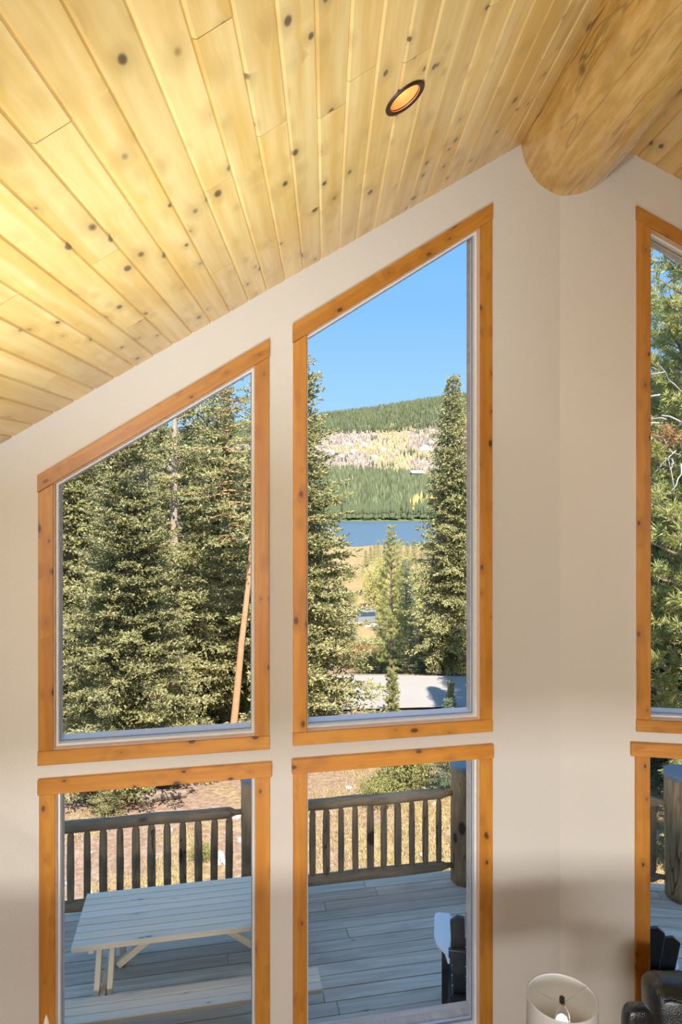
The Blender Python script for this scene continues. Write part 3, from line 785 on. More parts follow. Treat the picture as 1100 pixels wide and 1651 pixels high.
tree_kind('spruce_open', spruce(19, 12.5, 2.1, z0=0.9, dz=0.24, nb=7, shoot=0.105, td=0.08, twig=0.34, bare=(4.6, 9.6), gap=0.12), 12.5, 0.18, M_SPRUCE, M_PALEBARK, 0.21)
tree_kind('spruce_c', spruce(13, 5.0, 1.0, z0=0.15, dz=0.17, nb=6, shoot=0.075, td=0.085), 5.0, 0.07, M_SPRUCE, M_BARK, 0.18)
tree_kind('pine', pine(14, 9.0, 1.9), 9.0, 0.16, M_PINEN, M_BARK, 0.055, 2)
tree_kind('young_pine', pine(15, 2.2, 0.50, z0=0.12, dz=0.14, nb=5, shoot=0.085), 2.2, 0.025, M_PINEN, M_BARK, 0.10, 2)
tree_kind('lodgepole', spruce(16, 11.0, 1.25, z0=5.2, dz=0.26, nb=5, shoot=0.10, td=0.12, gap=0.15, prof=0.5), 11.0, 0.092, M_SPRUCE, M_REDBARK, 0.18, lean=1.15)
tree_kind('small_spruce', spruce(17, 6.0, 1.3, z0=0.1, dz=0.34, nb=5, shoot=0.17, td=0.22), 6.0, 0.09, M_SPRUCE, M_BARK, 0.2)

# trees beyond the left-hand windows
def px_x(px, y): return (px - CX) / F_PX * y
plant('spruce_tree', 'spruce_a', px_x(205, 14.4), 14.4, 8.6, 0.4, 'broad olive spruce nearest the deck, filling the lower left upper window', sx=1.18)
plant('spruce_tree', 'spruce_open', px_x(281, 17.6), 17.6, 12.3, 0.0, 'tall spruce with the bare grey trunk showing in the middle of the left window', sx=0.95)
plant('spruce_tree', 'spruce_b', px_x(112, 16.5), 16.5, 9.2, 1.1, 'drooping spruce at the left edge of the left window', sx=1.25)
plant('spruce_tree', 'spruce_a', px_x(160, 20.5), 20.0, 9.6, 5.2, 'spruce behind the broad olive spruce, left of the grey trunk', sx=1.1)
plant('spruce_tree', 'spruce_b', px_x(352, 20.3), 20.3, 10.8, 3.0, 'spruce between the grey trunk and the leaning red trunk', sx=1.15)
plant('lodgepole_pine', 'lodgepole', px_x(369, 16.0), 16.0, 11.4, 0.0, 'leaning pine with a bare orange-red lower trunk at the right of the left window')
plant('spruce_tree', 'spruce_b', px_x(320, 27.5), 27.5, 10, 4.0, 'spruce across the road behind the leaning red trunk', sx=1.2)
plant('spruce_tree', 'spruce_a', px_x(420, 27), 27.5, 10, 1.9, 'spruce across the road at the far right of the left window', sx=0.9)
plant('spruce_tree', 'spruce_a', px_x(230, 28), 28.5, 12, 0.9, 'spruce across the road behind the grey trunk')
plant('spruce_tree', 'spruce_b', px_x(120, 28), 28.5, 11, 2.9, 'spruce across the road at the left edge of the left window', sx=1.2)
# middle window
plant('spruce_tree', 'spruce_a', px_x(462, 18.5), 18.5, 11.7, 3.9, 'tall spruce at the left edge of the middle window, left of the lake', sx=1.22)
plant('spruce_tree', 'spruce_b', px_x(762, 23), 27.0, 11.9, 0.8, 'tall spruce at the right edge of the middle window, right of the lake', sx=1.15)
plant('spruce_tree', 'spruce_a', px_x(720, 28), 28.0, 7.2, 2.5, 'shorter spruce in front of the tall one, right of the lake', sx=0.85)
plant('pine_tree', 'pine', px_x(631, 30), 30.0, 6.7, 1.0, 'bright green pine whose pointed top stands in front of the lake', sx=0.85)
plant('spruce_tree', 'spruce_c', px_x(655, 33), 33.0, 5.4, 2.0, 'dark spruce just right of the pine in front of the lake', sx=1.1, leaf=M_BLUESP)
plant('spruce_tree', 'spruce_c', px_x(680, 27.5), 27.5, 2.7, 0.7, 'small bluish spruce on the far edge of the road', sx=1.2, leaf=M_BLUESP)
plant('spruce_tree', 'spruce_c', px_x(662, 27.9), 27.9, 2.3, 1.7, 'small green spruce on the far edge of the road, left of the bluish one', sx=1.2)
plant('young_pine', 'young_pine', px_x(632, 20.6), 20.6, 1.55, 0.6, 'young pine standing in front of the pale road', sx=1.0)
plant('young_pine', 'young_pine', px_x(727, 21), 21.0, 1.05, 2.2, 'smallest young pine beside the shaded end of the road', sx=0.9)
plant('spruce_tree', 'spruce_b', 4.75, 17.6, 9.5, 1.3, 'spruce near the road whose left boughs reach past the right jamb of the middle window', sx=1.0)
plant('spruce_tree', 'spruce_a', 5.95, 19.2, 12.0, 2.3, 'spruce at the road edge behind the wall between the windows, shading the road', sx=.9)
# right-hand windows
plant('pine_tree', 'pine', 7.1, 12.6, 13.2, 0.2, 'large pine with thick needle clumps filling the top of the right window', sx=0.95)
plant('spruce_tree', 'spruce_b', 6.05, 10.9, 5.2, 2.4, 'pale green spruce with hanging boughs in the lower right window', sx=1.25)
plant('spruce_tree', 'spruce_a', 7.6, 15.5, 9.0, 3.3, 'dark spruce behind the hanging boughs in the right window', sx=1.1, leaf=M_BLUESP)
plant('pine_tree', 'pine', 8.1, 15.0, 14.0, 2.6, 'second large pine right behind the first in the right window', sx=1.1)
plant('pine_tree', 'pine', 9.2, 18.5, 12.0, 4.0, 'pine further back in the right window', sx=1.0)
plant('spruce_tree', 'spruce_c', px_x(722, 14.2), 14.2, 2.0, 0.3, 'low blue spruce just beyond the log post in the middle lower window', sx=1.3, leaf=M_BLUESP)
# dead boughs and a browned cluster under the large pine
def dead_boughs():
    g = np.random.default_rng(4); M0 = TR(6.35, 11.9, 0); o = tag(empty('dead_bough', M0), 'bare grey dead boughs with one rust brown needle cluster, middle of the right upper window', 'branch')
    parts = []
    for k in range(34):
        z = g.uniform(4.35, 6.1); p = np.array([g.uniform(-.9, .9), g.uniform(-.3, .3), z]); d = unit(np.array([g.normal(-.2, .8), g.normal(0, .4), g.normal(.0, .45)])); q = []
        for i in range(6):
            q.append(tuple(p)); d = unit(d + g.normal(0, .22, 3) + np.array([0, 0, -.06])); p = p + d * g.uniform(.10, .2)
        parts.append(tube(q, [.020 * (1 - .14 * i) * g.uniform(.5, 1.1) for i in range(6)], 5))
    v, f = join(*parts); c = mesh_obj('twigs', v, f, M_TWIG, o, M0, True, local=True); c['kind'] = 'stuff'
    G = Grow(41)
    for k in range(16):
        cc = np.array([g.normal(-.75, .14), g.normal(-.2, .1), g.normal(4.92, .10)]); G.shoots(cc + g.normal(0, .03, (26, 3)), g.normal(size=(26, 3)) + np.array([0, 0, -.4]), .12 * g.uniform(.6, 1.2, 26))
    V, Fa, t = G.star(.06, 2); c = link(bpy.data.objects.new('brown_needles', np_mesh('brown_needles', V, Fa, M_RUST, t)), o, M0); c['kind'] = 'stuff'; c['label'] = 'rust brown dead needles'
    v, f = tube([(.75, .5, -2.4), (.7, .45, 1), (.62, .35, 4), (.5, .2, 6.3)], [.11, .10, .07, .03], 8); mesh_obj('trunk', v, f, M_TWIG, o, M0, True, local=True)
dead_boughs()

# scattered trees of the meadow, down to the shore
rg = random.Random(21)
for i, (px, y, h, kk) in enumerate([(598, 205, 5.4, 'p'), (610, 215, 6.2, 'p'), (604, 230, 5.0, 's'), (646, 215, 6.6, 's'), (657, 200, 6.4, 'p'), (668, 210, 7.4, 'p'), (680, 205, 7.0, 's'), (690, 215, 8.2, 'p'), (700, 205, 7.5, 'p'), (590, 190, 4.0, 'p'), (620, 225, 5.5, 's'), (636, 230, 6.5, 'p'),
        (586, 150, 3.4, 'p'), (640, 130, 5.0, 's'), (672, 110, 6.0, 's'), (690, 95, 6.5, 's'), (703, 75, 6.0, 's'), (660, 90, 5.5, 's'), (680, 66, 5.5, 's'), (648, 70, 5.0, 's'), (566, 38, 2.0, 's'), (622, 40, 3.4, 's'), (566, 46, 3.6, 's'), (520, 60, 6, 's'), (545, 75, 5, 'p'), (730, 75, 7, 's'), (770, 60, 8, 's'), (500, 45, 6, 's'), (410, 50, 7, 's'), (340, 46, 7, 's'), (280, 44, 8, 's'), (200, 48, 8, 's'), (110, 45, 8, 's'), (60, 50, 8, 's'), (800, 70, 8, 's'), (850, 60, 9, 's')]):
    plant('meadow_conifer', 'small_spruce', px_x(px, y), y, h, i * 1.7, *(('small conifer at the near shore, standing out against the lake', 'tree', 'small conifers along the near shore of the lake') if y >= 190 else ('small conifer on the meadow beyond the road', 'tree', 'small conifers on the meadow beyond the road') if 540 < px < 740 else ('conifer far behind the big spruces across the road', 'tree', 'conifers behind the big spruces')), sx=1.1 if kk == 's' else 1.35, leaf=M_PINEN if kk == 'p' else None)

# leafy bushes
def bush_mesh(key, seed, w, h, n, leaf, ls):
    g = np.random.default_rng(seed); c = g.normal(size=(n, 3)); c = unit(c) * (g.random(n) ** 0.4)[:, None]
    k = np.array([noise.noise(Vector(tuple(q * 1.7)) + Vector((seed, 0, 0))) for q in c]); c = c * (1 + 0.5 * k)[:, None]
    c = c * np.array([w / 2, w / 2, h / 2]) + np.array([0, 0, h / 2]); c[:, 2] = np.abs(c[:, 2])
    G = Grow(seed); G.shoots(c, g.normal(size=(n, 3)) + np.array([0, 0, .4]), ls * g.uniform(.6, 1.3, n)); V, Fa, t = G.star(0.35, 2)
    me = np_mesh(key, V, Fa, leaf, t)
    st = [tube([(0, 0, -.1), (g.normal(0, w * .12), g.normal(0, w * .12), h * .45), (g.normal(0, w * .22), g.normal(0, w * .22), h * .85)], [0.03 * h, 0.02 * h, 0.006 * h], 5) for _ in range(5)]
    v, f = join(*st); sm = bpy.data.meshes.new(key + '_stems'); sm.from_pydata([tuple(q) for q in v], [], f); sm.materials.append(M_BARK)
    return me, sm
BUSH = {'yellow': bush_mesh('yellow', 1, 2.6, 3.4, 2600, M_ASPEN, 0.13), 'rust': bush_mesh('rust', 2, 2.2, 1.2, 2200, M_RUST, 0.10), 'olive': bush_mesh('olive', 3, 2.2, 1.4, 2400, M_OLIVE, 0.10)}
def bush(kind, name, x, y, s, label, cat='bush', group=None, sz=1.0):
    M0 = TR(x, y, ground_z(x, y), x * 3.1 + y); M = M0 @ Matrix.Diagonal((s, s, s * sz, 1)); o = tag(empty(name, M0), label, cat, group)
    a = bpy.data.objects.new('foliage', BUSH[kind][0]); link(a, o, M); a['kind'] = 'stuff'
    link(bpy.data.objects.new('stems', BUSH[kind][1]), o, M)
for px, y, s, k in [(655, 52, 1.5, 'yellow'), (604, 84, 1.3, 'yellow'), (630, 66, 1.2, 'yellow'), (647, 62, 1.4, 'yellow'), (610, 92, 1.5, 'yellow'), (598, 98, 1.3, 'yellow')]:
    bush(k, 'aspen', px_x(px, y), y, s, 'pale yellow young aspen behind the pine in front of the lake', 'tree', 'yellow aspens on the meadow', 1.25)
for i in range(26):
    y = rg.uniform(30, 40); px = rg.uniform(560, 640) if i % 3 else rg.uniform(640, 760)
    bush(rg.choice(['rust', 'olive', 'olive']), 'scrub_bush', px_x(px, y), y, rg.uniform(.5, .95), 'low autumn scrub on the slope below the road', 'bush', 'autumn scrub bushes on the slope')
for i in range(44):
    y = rg.uniform(88, 200); px = rg.uniform(545, 720)
    bush(rg.choice(['rust', 'olive', 'rust', 'yellow']), 'meadow_bush', px_x(px, y), y, rg.uniform(.7, 1.6), 'low rusty bush on the meadow near the lake', 'bush', 'rusty bushes on the meadow', 0.7)
bush('olive', 'grassy_shrub', px_x(612, 13.6), 13.6, 0.42, 'pale green grassy shrub beyond the right part of the log railing')
bush('olive', 'grassy_shrub', px_x(650, 14.4), 14.4, 0.62, 'broader olive shrub left of the low blue spruce')
bush('olive', 'grassy_shrub', px_x(325, 11.4), 11.4, 0.20, 'small green shrub behind the balusters above the picnic table')

# low boughs and a root log at the foot of the nearest spruce
plant('low_conifer', 'spruce_c', px_x(175, 13.2), 13.2, 0.95, 0.8, 'low spreading conifer at the foot of the nearest spruce', 'bush', None, 2.4)
v, f = tube([(px_x(222, 13.6), 13.6, ground_z(px_x(222, 13.6), 13.6) + .08), (px_x(255, 13.9), 13.9, ground_z(px_x(255, 13.9), 13.9) + .10), (px_x(300, 14.1), 14.1, ground_z(px_x(300, 14.1), 14.1) + .07)], [0.12, 0.11, 0.08], 10)
tag(mesh_obj('fallen_log', v, f, M_BARK), 'dark fallen log on the bare slope beside the low conifer', 'log')

# stones on the slope
ROCKS = []
M_ROCK = plain('pale_stone', (0.40, 0.38, 0.36), 0.9, 0.25, 9, 0.6)
for k in range(4):
    bm = bmesh.new(); bmesh.ops.create_icosphere(bm, subdivisions=2, radius=1.0)
    for vv in bm.verts:
        q = noise.noise(vv.co * 1.3 + Vector((k * 5, 0, 0))); vv.co *= 1 + 0.45 * q; vv.co.z *= 0.55
    me = bpy.data.meshes.new('stone'); bm.to_mesh(me); bm.free(); me.materials.append(M_ROCK); ROCKS.append(me)
for i in range(70):
    y = rg.uniform(8.8, 15.0); x = rg.uniform(-0.52, 0.24) * y if i % 6 else rg.uniform(0.42, 0.6) * y
    s = rg.uniform(.03, .09) * (1.8 if i % 11 == 0 else 1)
    o = bpy.data.objects.new('stone', ROCKS[i % 4]); link(o, None, TR(x, y, ground_z(x, y) + s * .2, i * 2.3) @ Matrix.Diagonal((s * rg.uniform(.8, 1.6), s, s, 1)))
    tag(o, 'pale stone lying on the dry slope beyond the deck railing', 'stone', 'stones on the slope beyond the railing')
for i in range(22):
    x = px_x(rg.uniform(640, 740), 20.5); y = rg.uniform(19.2, 21.2); s = rg.uniform(.08, .25)
    o = bpy.data.objects.new('roadside_stone', ROCKS[i % 4]); link(o, None, TR(x, y, ground_z(x, y) + s * .1, i * 1.3) @ Matrix.Diagonal((s * 1.3, s, s, 1)))
    tag(o, 'light stone on the near bank of the road', 'stone', 'stones on the near bank of the road')

# dry grass: blades nobody could count
def grass():
    g = np.random.default_rng(5); n = 26000
    y = g.uniform(8.2, 21, n); x = g.uniform(-0.62, 0.66, n) * y
    keep = np.array([noise.noise(Vector((a * 0.5, b * 0.5, 7.0))) for a, b in zip(x, y)]) > np.where(x > -0.10 * y, -0.35, 0.30) - g.random(n) * 0.25
    x, y = x[keep], y[keep]; n = len(x); z = np.array([ground_z(a, b) for a, b in zip(x, y)])
    k = 4; B = np.repeat(np.stack([x, y, z - 0.02], 1), k, 0); m = len(B); B[:, :2] += g.normal(0, 0.05, (m, 2))
    D = np.stack([g.normal(0, 0.45, m), g.normal(0, 0.45, m), np.ones(m)], 1); L = g.uniform(0.06, 0.20, m)
    S = unit(np.cross(D, g.normal(size=(m, 3)))) * 0.008
    V = np.stack([B - S, B + S, B + unit(D) * L[:, None]], 1).reshape(-1, 3); Fa = np.arange(3 * m).reshape(-1, 3)
    t = np.repeat(np.clip(g.normal(.55, .25, m), 0, 1), 3)
    o = link(bpy.data.objects.new('dry_grass', np_mesh('dry_grass', V, Fa, M_DRYGRASS, t)))
    tag(o, 'straw coloured dry grass on the slope beyond the deck', 'grass', None, 'stuff')
grass()

# forest of the far shore and the hillside
def forest():
    N = NT('far_forest'); a = N.n('ShaderNodeAttribute', attribute_name='col', attribute_type='GEOMETRY').outputs['Color']
    N.pbsdf(N.mix(0.12, a, N.mix(N.noise(N.co(), 0.5), (0.2, 0.25, 0.1), (0.3, 0.3, 0.15))), 0.9, Specular_IOR_Level=0.1); M_FAR = N.done()
    g = np.random.default_rng(9)
    def pts(n, y0, y1, u0, u1):
        y = np.sqrt(g.uniform(y0 * y0, y1 * y1, n)); u = g.uniform(u0, u1, n); return u * y, y
    sets = []
    U0, U1 = -0.50, 0.60
    def nz(x, y, s, o): return np.array([noise.noise(Vector((a_ * s, b_ * s, o))) for a_, b_ in zip(x, y)])
    def col(kind, n):
        j = g.normal(1, 0.30, (n, 1)).clip(.4, 1.7)
        return np.clip(np.array({'green': (0.095, 0.112, 0.06), 'dark': (0.08, 0.10, 0.058), 'yellow': (0.44, 0.34, 0.12), 'bare': (0.33, 0.26, 0.225), 'pale': (0.40, 0.33, 0.26)}[kind]) * j, 0, 1)
    # shore and lower forest
    x, y = pts(8000, 602, 780, U0, U1); h = g.uniform(10, 17, len(x)); c = col('green', len(x)); yl = nz(x, y, 0.02, 3) > 0.42; c[yl] = col('yellow', yl.sum()); sets.append((x, y, h, h * 0.15, c))
    x, y = pts(8000, 780, 985, U0, U1); h = g.uniform(10, 16, len(x)); c = col('green', len(x)); q = nz(x, y, 0.012, 5); yl = q > 0.36; c[yl] = col('yellow', yl.sum()); sets.append((x, y, h, h * 0.17, c))
    # bare slope with aspens
    x, y = pts(17000, 880, 1600, U0, U1); q = nz(x, y, 0.007, 8); q2 = nz(x, y, 0.02, 2); u = x / y
    kind = np.where((q + 0.8 * np.exp(-((u - 0.075) / 0.03) ** 2) + 0.25 * q2) > 0.36, 1, 0); kind[(q2 < -0.42)] = 2; kind[(g.random(len(x)) < np.clip((1010 - y) / 130, 0, .6))] = 2
    h = np.where(kind == 2, g.uniform(9, 15, len(x)), g.uniform(5, 10, len(x))); c = col('bare', len(x)); c[kind == 1] = col('yellow', (kind == 1).sum()) * 0.6 + col('pale', (kind == 1).sum()) * 0.4; c[kind == 2] = col('dark', (kind == 2).sum())
    sets.append((x, y, h, h * np.where(kind == 2, 0.17, 0.22), c))
    # dark forest under the skyline
    x, y = pts(21500, 1540, 2060, U0, U1); h = g.uniform(12, 19, len(x)); c = col('green', len(x)) * 0.85; q = nz(x, y, 0.008, 12); yl = q > 0.48; c[yl] = col('yellow', yl.sum()); sets.append((x, y, h, h * 0.19, c))
    X = np.concatenate([s[0] for s in sets]); Y = np.concatenate([s[1] for s in sets]); H = np.concatenate([s[2] for s in sets]); Rr = np.concatenate([s[3] for s in sets]); C = np.concatenate([s[4] for s in sets])
    Z = np.array([ground_z(a_, b_) for a_, b_ in zip(X, Y)])
    # the nearest trees of the shore stand as objects
    near = np.argsort(Y + np.where((X / Y > -0.03) & (X / Y < 0.17), 0, 1e5))[:210]
    mask = np.zeros(len(X), bool); mask[near] = True
    ring = 6
    def cone_mesh():
        v = []; f = []
        for z0, z1, r in ((0.12, 0.62, 0.17), (0.38, 1.0, 0.115)):
            b = len(v)
            for i in range(ring):
                t = 2 * math.pi * i / ring; v.append((r * math.cos(t) * (1 + .2 * math.sin(5 * i)), r * math.sin(t), z0 + 0.03 * math.sin(3 * i)))
            v.append((0, 0, z1)); f += [(b + i, b + (i + 1) % ring, b + ring) for i in range(ring)]
        b = len(v); v += [(-.015, 0, -.05), (.015, 0, -.05), (.012, .012, .4), (-.012, -.012, .4)]; f.append((b, b + 1, b + 2)); f.append((b, b + 2, b + 3))
        return np.array(v), np.array(f)
    cv, cf = cone_mesh(); base = np_mesh('shore_tree', cv, cf, M_FAR)
    ca = base.attributes.new('col', 'FLOAT_COLOR', 'POINT'); ca.data.foreach_set('color', np.tile([0.085, 0.105, 0.058, 1.0], len(cv)).astype(np.float32))
    for i in near:
        o = bpy.data.objects.new('shore_conifer', base); s = float(H[i]) * (0.8 + 0.4 * ((i * 37) % 10) / 10)
        link(o, None, TR(float(X[i]), float(Y[i]), float(Z[i]), float(i)) @ Matrix.Diagonal((s * 0.95, s * 0.95, s, 1)))
        tag(o, 'dark green conifer in the stand along the far shore of the lake', 'tree', 'conifers along the far shore of the lake')
    r = ~mask; X, Y, H, Rr, C, Z = X[r], Y[r], H[r], Rr[r], C[r], Z[r]; n = len(X)
    t = cv * 1.0; V = np.zeros((n, len(cv), 3)); rot = g.uniform(0, 6.28, n); cs, sn = np.cos(rot)[:, None], np.sin(rot)[:, None]
    w = (Rr / 0.17)[:, None]
    V[:, :, 0] = X[:, None] + (t[:, 0] * cs - t[:, 1] * sn) * w; V[:, :, 1] = Y[:, None] + (t[:, 0] * sn + t[:, 1] * cs) * w; V[:, :, 2] = Z[:, None] + t[:, 2] * H[:, None]
    Fa = (np.arange(n)[:, None, None] * len(cv) + cf[None]).reshape(-1, 3)
    me = np_mesh('hillside_forest', V.reshape(-1, 3), Fa, M_FAR)
    ca = me.attributes.new('col', 'FLOAT_COLOR', 'POINT'); cc = np.concatenate([np.repeat(C, len(cv), 0), np.ones((n * len(cv), 1))], 1).astype(np.float32); ca.data.foreach_set('color', cc.ravel())
    tag(link(bpy.data.objects.new('hillside_forest', me)), 'forest of conifers and yellow aspens covering the far hillside', 'forest', None, 'stuff')
    for i in range(9):
        u = [0.002, 0.018, -0.018, 0.047, 0.030, 0.128, 0.008, 0.118, 0.056][i]; y = [1260, 1310, 1300, 1225, 1390, 1330, 1400, 1260, 1300][i]; x = u * y + i; s = 7 + (i * 7) % 5
        o = bpy.data.objects.new('pale_outcrop', ROCKS[i % 4]); link(o, None, TR(x, y, ground_z(x, y) + 2, i) @ Matrix.Diagonal((s * 1.1, s, s * 1.7, 1)))
        tag(o, 'whitish rock outcrop on the bare hillside above the lake', 'rock', 'rock outcrops on the hillside')
forest()

# car parked below the road, cabin on the far hillside
def car():
    x, y = px_x(604, 76), 76.0; z = ground_z(x, y); M = TR(x, y, z + .02, R(18))
    o = tag(empty('parked_car', M), 'small silver car parked beyond the trees below the road', 'car')
    body = [(-2.2, .35), (2.2, .35), (2.25, .75), (1.2, .95), (-2.15, 1.0), (-2.25, .7)]
    MC = plain('silver_paint', (0.34, 0.37, 0.41), 0.3, 0.05, Metallic=0.4); MG = plain('dark_glass', (0.05, 0.07, 0.09), 0.1); MT = plain('tyre', (0.03, 0.03, 0.03), 0.8)
    v, f = prism(body, lambda p: (p[0], -.85, p[1]), lambda p: (p[0], .85, p[1])); mesh_obj('body', v, f, MC, o, M, local=True)
    cab = [(-2.0, .98), (1.0, .94), (.3, 1.42), (-1.5, 1.45)]
    v, f = prism(cab, lambda p: (p[0], -.76 + (p[1] - .95) * .25, p[1]), lambda p: (p[0], .76 - (p[1] - .95) * .25, p[1])); mesh_obj('windows', v, f, MG, o, M, local=True)
    v, f = prism([(-1.5, 1.43), (.3, 1.40), (.25, 1.47), (-1.45, 1.5)], lambda p: (p[0], -.64, p[1]), lambda p: (p[0], .64, p[1])); mesh_obj('roof', v, f, MC, o, M, local=True)
    for wx in (-1.4, 1.4):
        for wy in (-.82, .82):
            lathe('wheel', [(0.20, -.1), (0.33, -.09), (0.33, .09), (0.20, .1)], 16, MT, o, M @ Matrix.Translation((wx, wy, .33)) @ Matrix.Rotation(R(90), 4, 'X'))
    v = [(x - 5 + a * 1.5, y - 4.5 + b * 1.3, ground_z(x - 5 + a * 1.5, y - 4.5 + b * 1.3) + .05) for b in range(6) for a in range(9)]
    f = [(b * 9 + a, b * 9 + a + 1, b * 9 + a + 10, b * 9 + a + 9) for b in range(5) for a in range(8)]
    tag(mesh_obj('driveway', v, f, plain('gravel', (0.36, 0.32, 0.28), .95, .2, 3)), kind='structure')
    x, y = px_x(672, 900), 900.0; z = ground_z(x, y); M = TR(x, y, z, .3); c = tag(empty('far_cabin', M), 'small white roofed house among the trees on the far hillside', 'house')
    bm = box_bm(15, 9, 9, 0, (0, 0, 8)); bm_obj('walls', bm, plain('cabin_wall', (.42, .34, .27), .8), c, M)
    v, f = prism([(-5.8, 12.2), (5.8, 12.2), (0, 16)], lambda p: (-9, p[0], p[1]), lambda p: (9, p[0], p[1])); mesh_obj('roof', v, f, plain('cabin_roof', (.82, .80, .78), .6), c, M, local=True)
    for k in (-4, 0, 4):
        bm_obj('window', box_bm(2, .3, 2.6, 0, (k, -4.55, 9)), plain('cabin_glass', (.08, .09, .1), .2), c, M)
car()

# ------------------------------------------------------------------ deck
DZ = 0.0                                                  # top of the deck boards
T_IN, T_EDGE, BW = 0.18, 2.70, 0.143
fs = RD.dot(LW.w) / RD.dot(LW.n); fr_ = RD.dot(RW.w) / RD.dot(RW.n)   # the mitre line of the deck in each wing
deck = tag(empty('deck', TR(FOLD.x, FOLD.y + 1.4, 0)), kind='structure')
rdk = random.Random(12)
def deck_half(W, side, far):
    n = int(round((T_EDGE - T_IN) / BW))
    for k in range(n):
        t0 = T_IN + k * BW; t1 = t0 + BW - 0.007
        slope = fs if side < 0 else fr_
        m0, m1 = slope * t0, slope * t1
        cuts = []; u = (m0 + side * rdk.uniform(1.0, 4.2))
        while abs(u) < far - 0.5: cuts.append(u); u += side * rdk.uniform(3.0, 4.5)
        ends = [None] + cuts + [side * far]
        for a, b in zip(ends, ends[1:]):
            if a is None: q = [(m0 + side * .003, t0), (b - side * .002, t0), (b - side * .002, t1), (m1 + side * .003, t1)]
            else: q = [(a + side * .002, t0), (b - side * .002, t0), (b - side * .002, t1), (a + side * .002, t1)]
            if side < 0: q = [q[1], q[0], q[3], q[2]]
            zj = rdk.uniform(-.0015, .0015)
            c = W.p((q[0][0] + q[1][0]) / 2, DZ, (t0 + t1) / 2); M = frame(c, W.n, -W.w)
            v, f = prism(q, lambda p: W.p(p[0], DZ - 0.036 + zj, p[1]), lambda p: W.p(p[0], DZ + zj, p[1]))
            bm = bmesh.new(); Mi = M.inverted(); vs = [bm.verts.new(Mi @ x) for x in v]
            for x in f: bm.faces.new([vs[i] for i in x])
            bmesh.ops.recalc_face_normals(bm, faces=bm.faces)
            bmesh.ops.bevel(bm, geom=[e for e in bm.edges], offset=0.003, segments=1, affect='EDGES')
            bm_obj('deck_board', bm, M_DECK, deck, M)
    # rim joist under the edge
    slope = fs if side < 0 else fr_
    q = [(slope * T_EDGE, T_EDGE - .05), (side * far, T_EDGE - .05), (side * far, T_EDGE - .01), (slope * T_EDGE, T_EDGE - .01)]
    v, f = prism(q, lambda p: W.p(p[0], DZ - 0.28, p[1]), lambda p: W.p(p[0], DZ - 0.038, p[1]))
    mesh_obj('rim_joist', v, f, M_RAIL, deck, WM['deck'])
deck_half(LW, -1, 6.4); deck_half(RW, 1, 4.6)

# log posts with metal caps
def log_post(x, y, r, h, label, seed):
    M = TR(x, y, DZ, seed); o = tag(empty('log_post', M), label, 'post')
    n, m = 28, 14; V = []; Fc = []
    for k in range(m + 1):
        z = h * k / m
        for i in range(n):
            t = 2 * math.pi * i / n; w = 1 + 0.05 * noise.noise(Vector((math.cos(t) * 1.3 + seed, math.sin(t) * 1.3, z * 0.9))) + 0.02 * noise.noise(Vector((math.cos(t) * 4 + seed, math.sin(t) * 4, z * 3)))
            V.append((r * w * math.cos(t), r * w * math.sin(t), z))
    for k in range(m):
        for i in range(n):
            j = (i + 1) % n; Fc.append((k * n + i, k * n + j, (k + 1) * n + j, (k + 1) * n + i))
    Fc += [tuple(range(n))[::-1], tuple(range(m * n, (m + 1) * n))]
    mesh_obj('shaft', V, Fc, M_POST, o, M, True, local=True)
    lathe('cap', [(r * 1.03, h - .035), (r * 1.07, h - .03), (r * 1.07, h + .008), (r * 1.03, h + .016), (0.01, h + .024)], 36, M_CAP, o, M, smooth=False)
    return o
TP = T_EDGE - 0.14
pA = LW.p(LW.hit(752, 1300, TP)[0], 0, TP); pB = LW.p(LW.hit(415, 1300, TP)[0], 0, TP); pC = LW.p(LW.hit(-120, 1300, TP)[0], 0, TP)
pD = RW.p(RW.hit(1103, 1300, TP)[0], 0, TP)
log_post(pA.x, pA.y, 0.155, 1.19, 'thick log post at the right end of the railing in the middle lower window', 1.0)
log_post(pB.x, pB.y, 0.155, 1.24, 'shaded log post in the left lower window beside the end of its railing', 2.4)
log_post(pD.x, pD.y, 0.175, 1.21, 'stout log post with blue grey metal cap in the right lower window', 4.0)

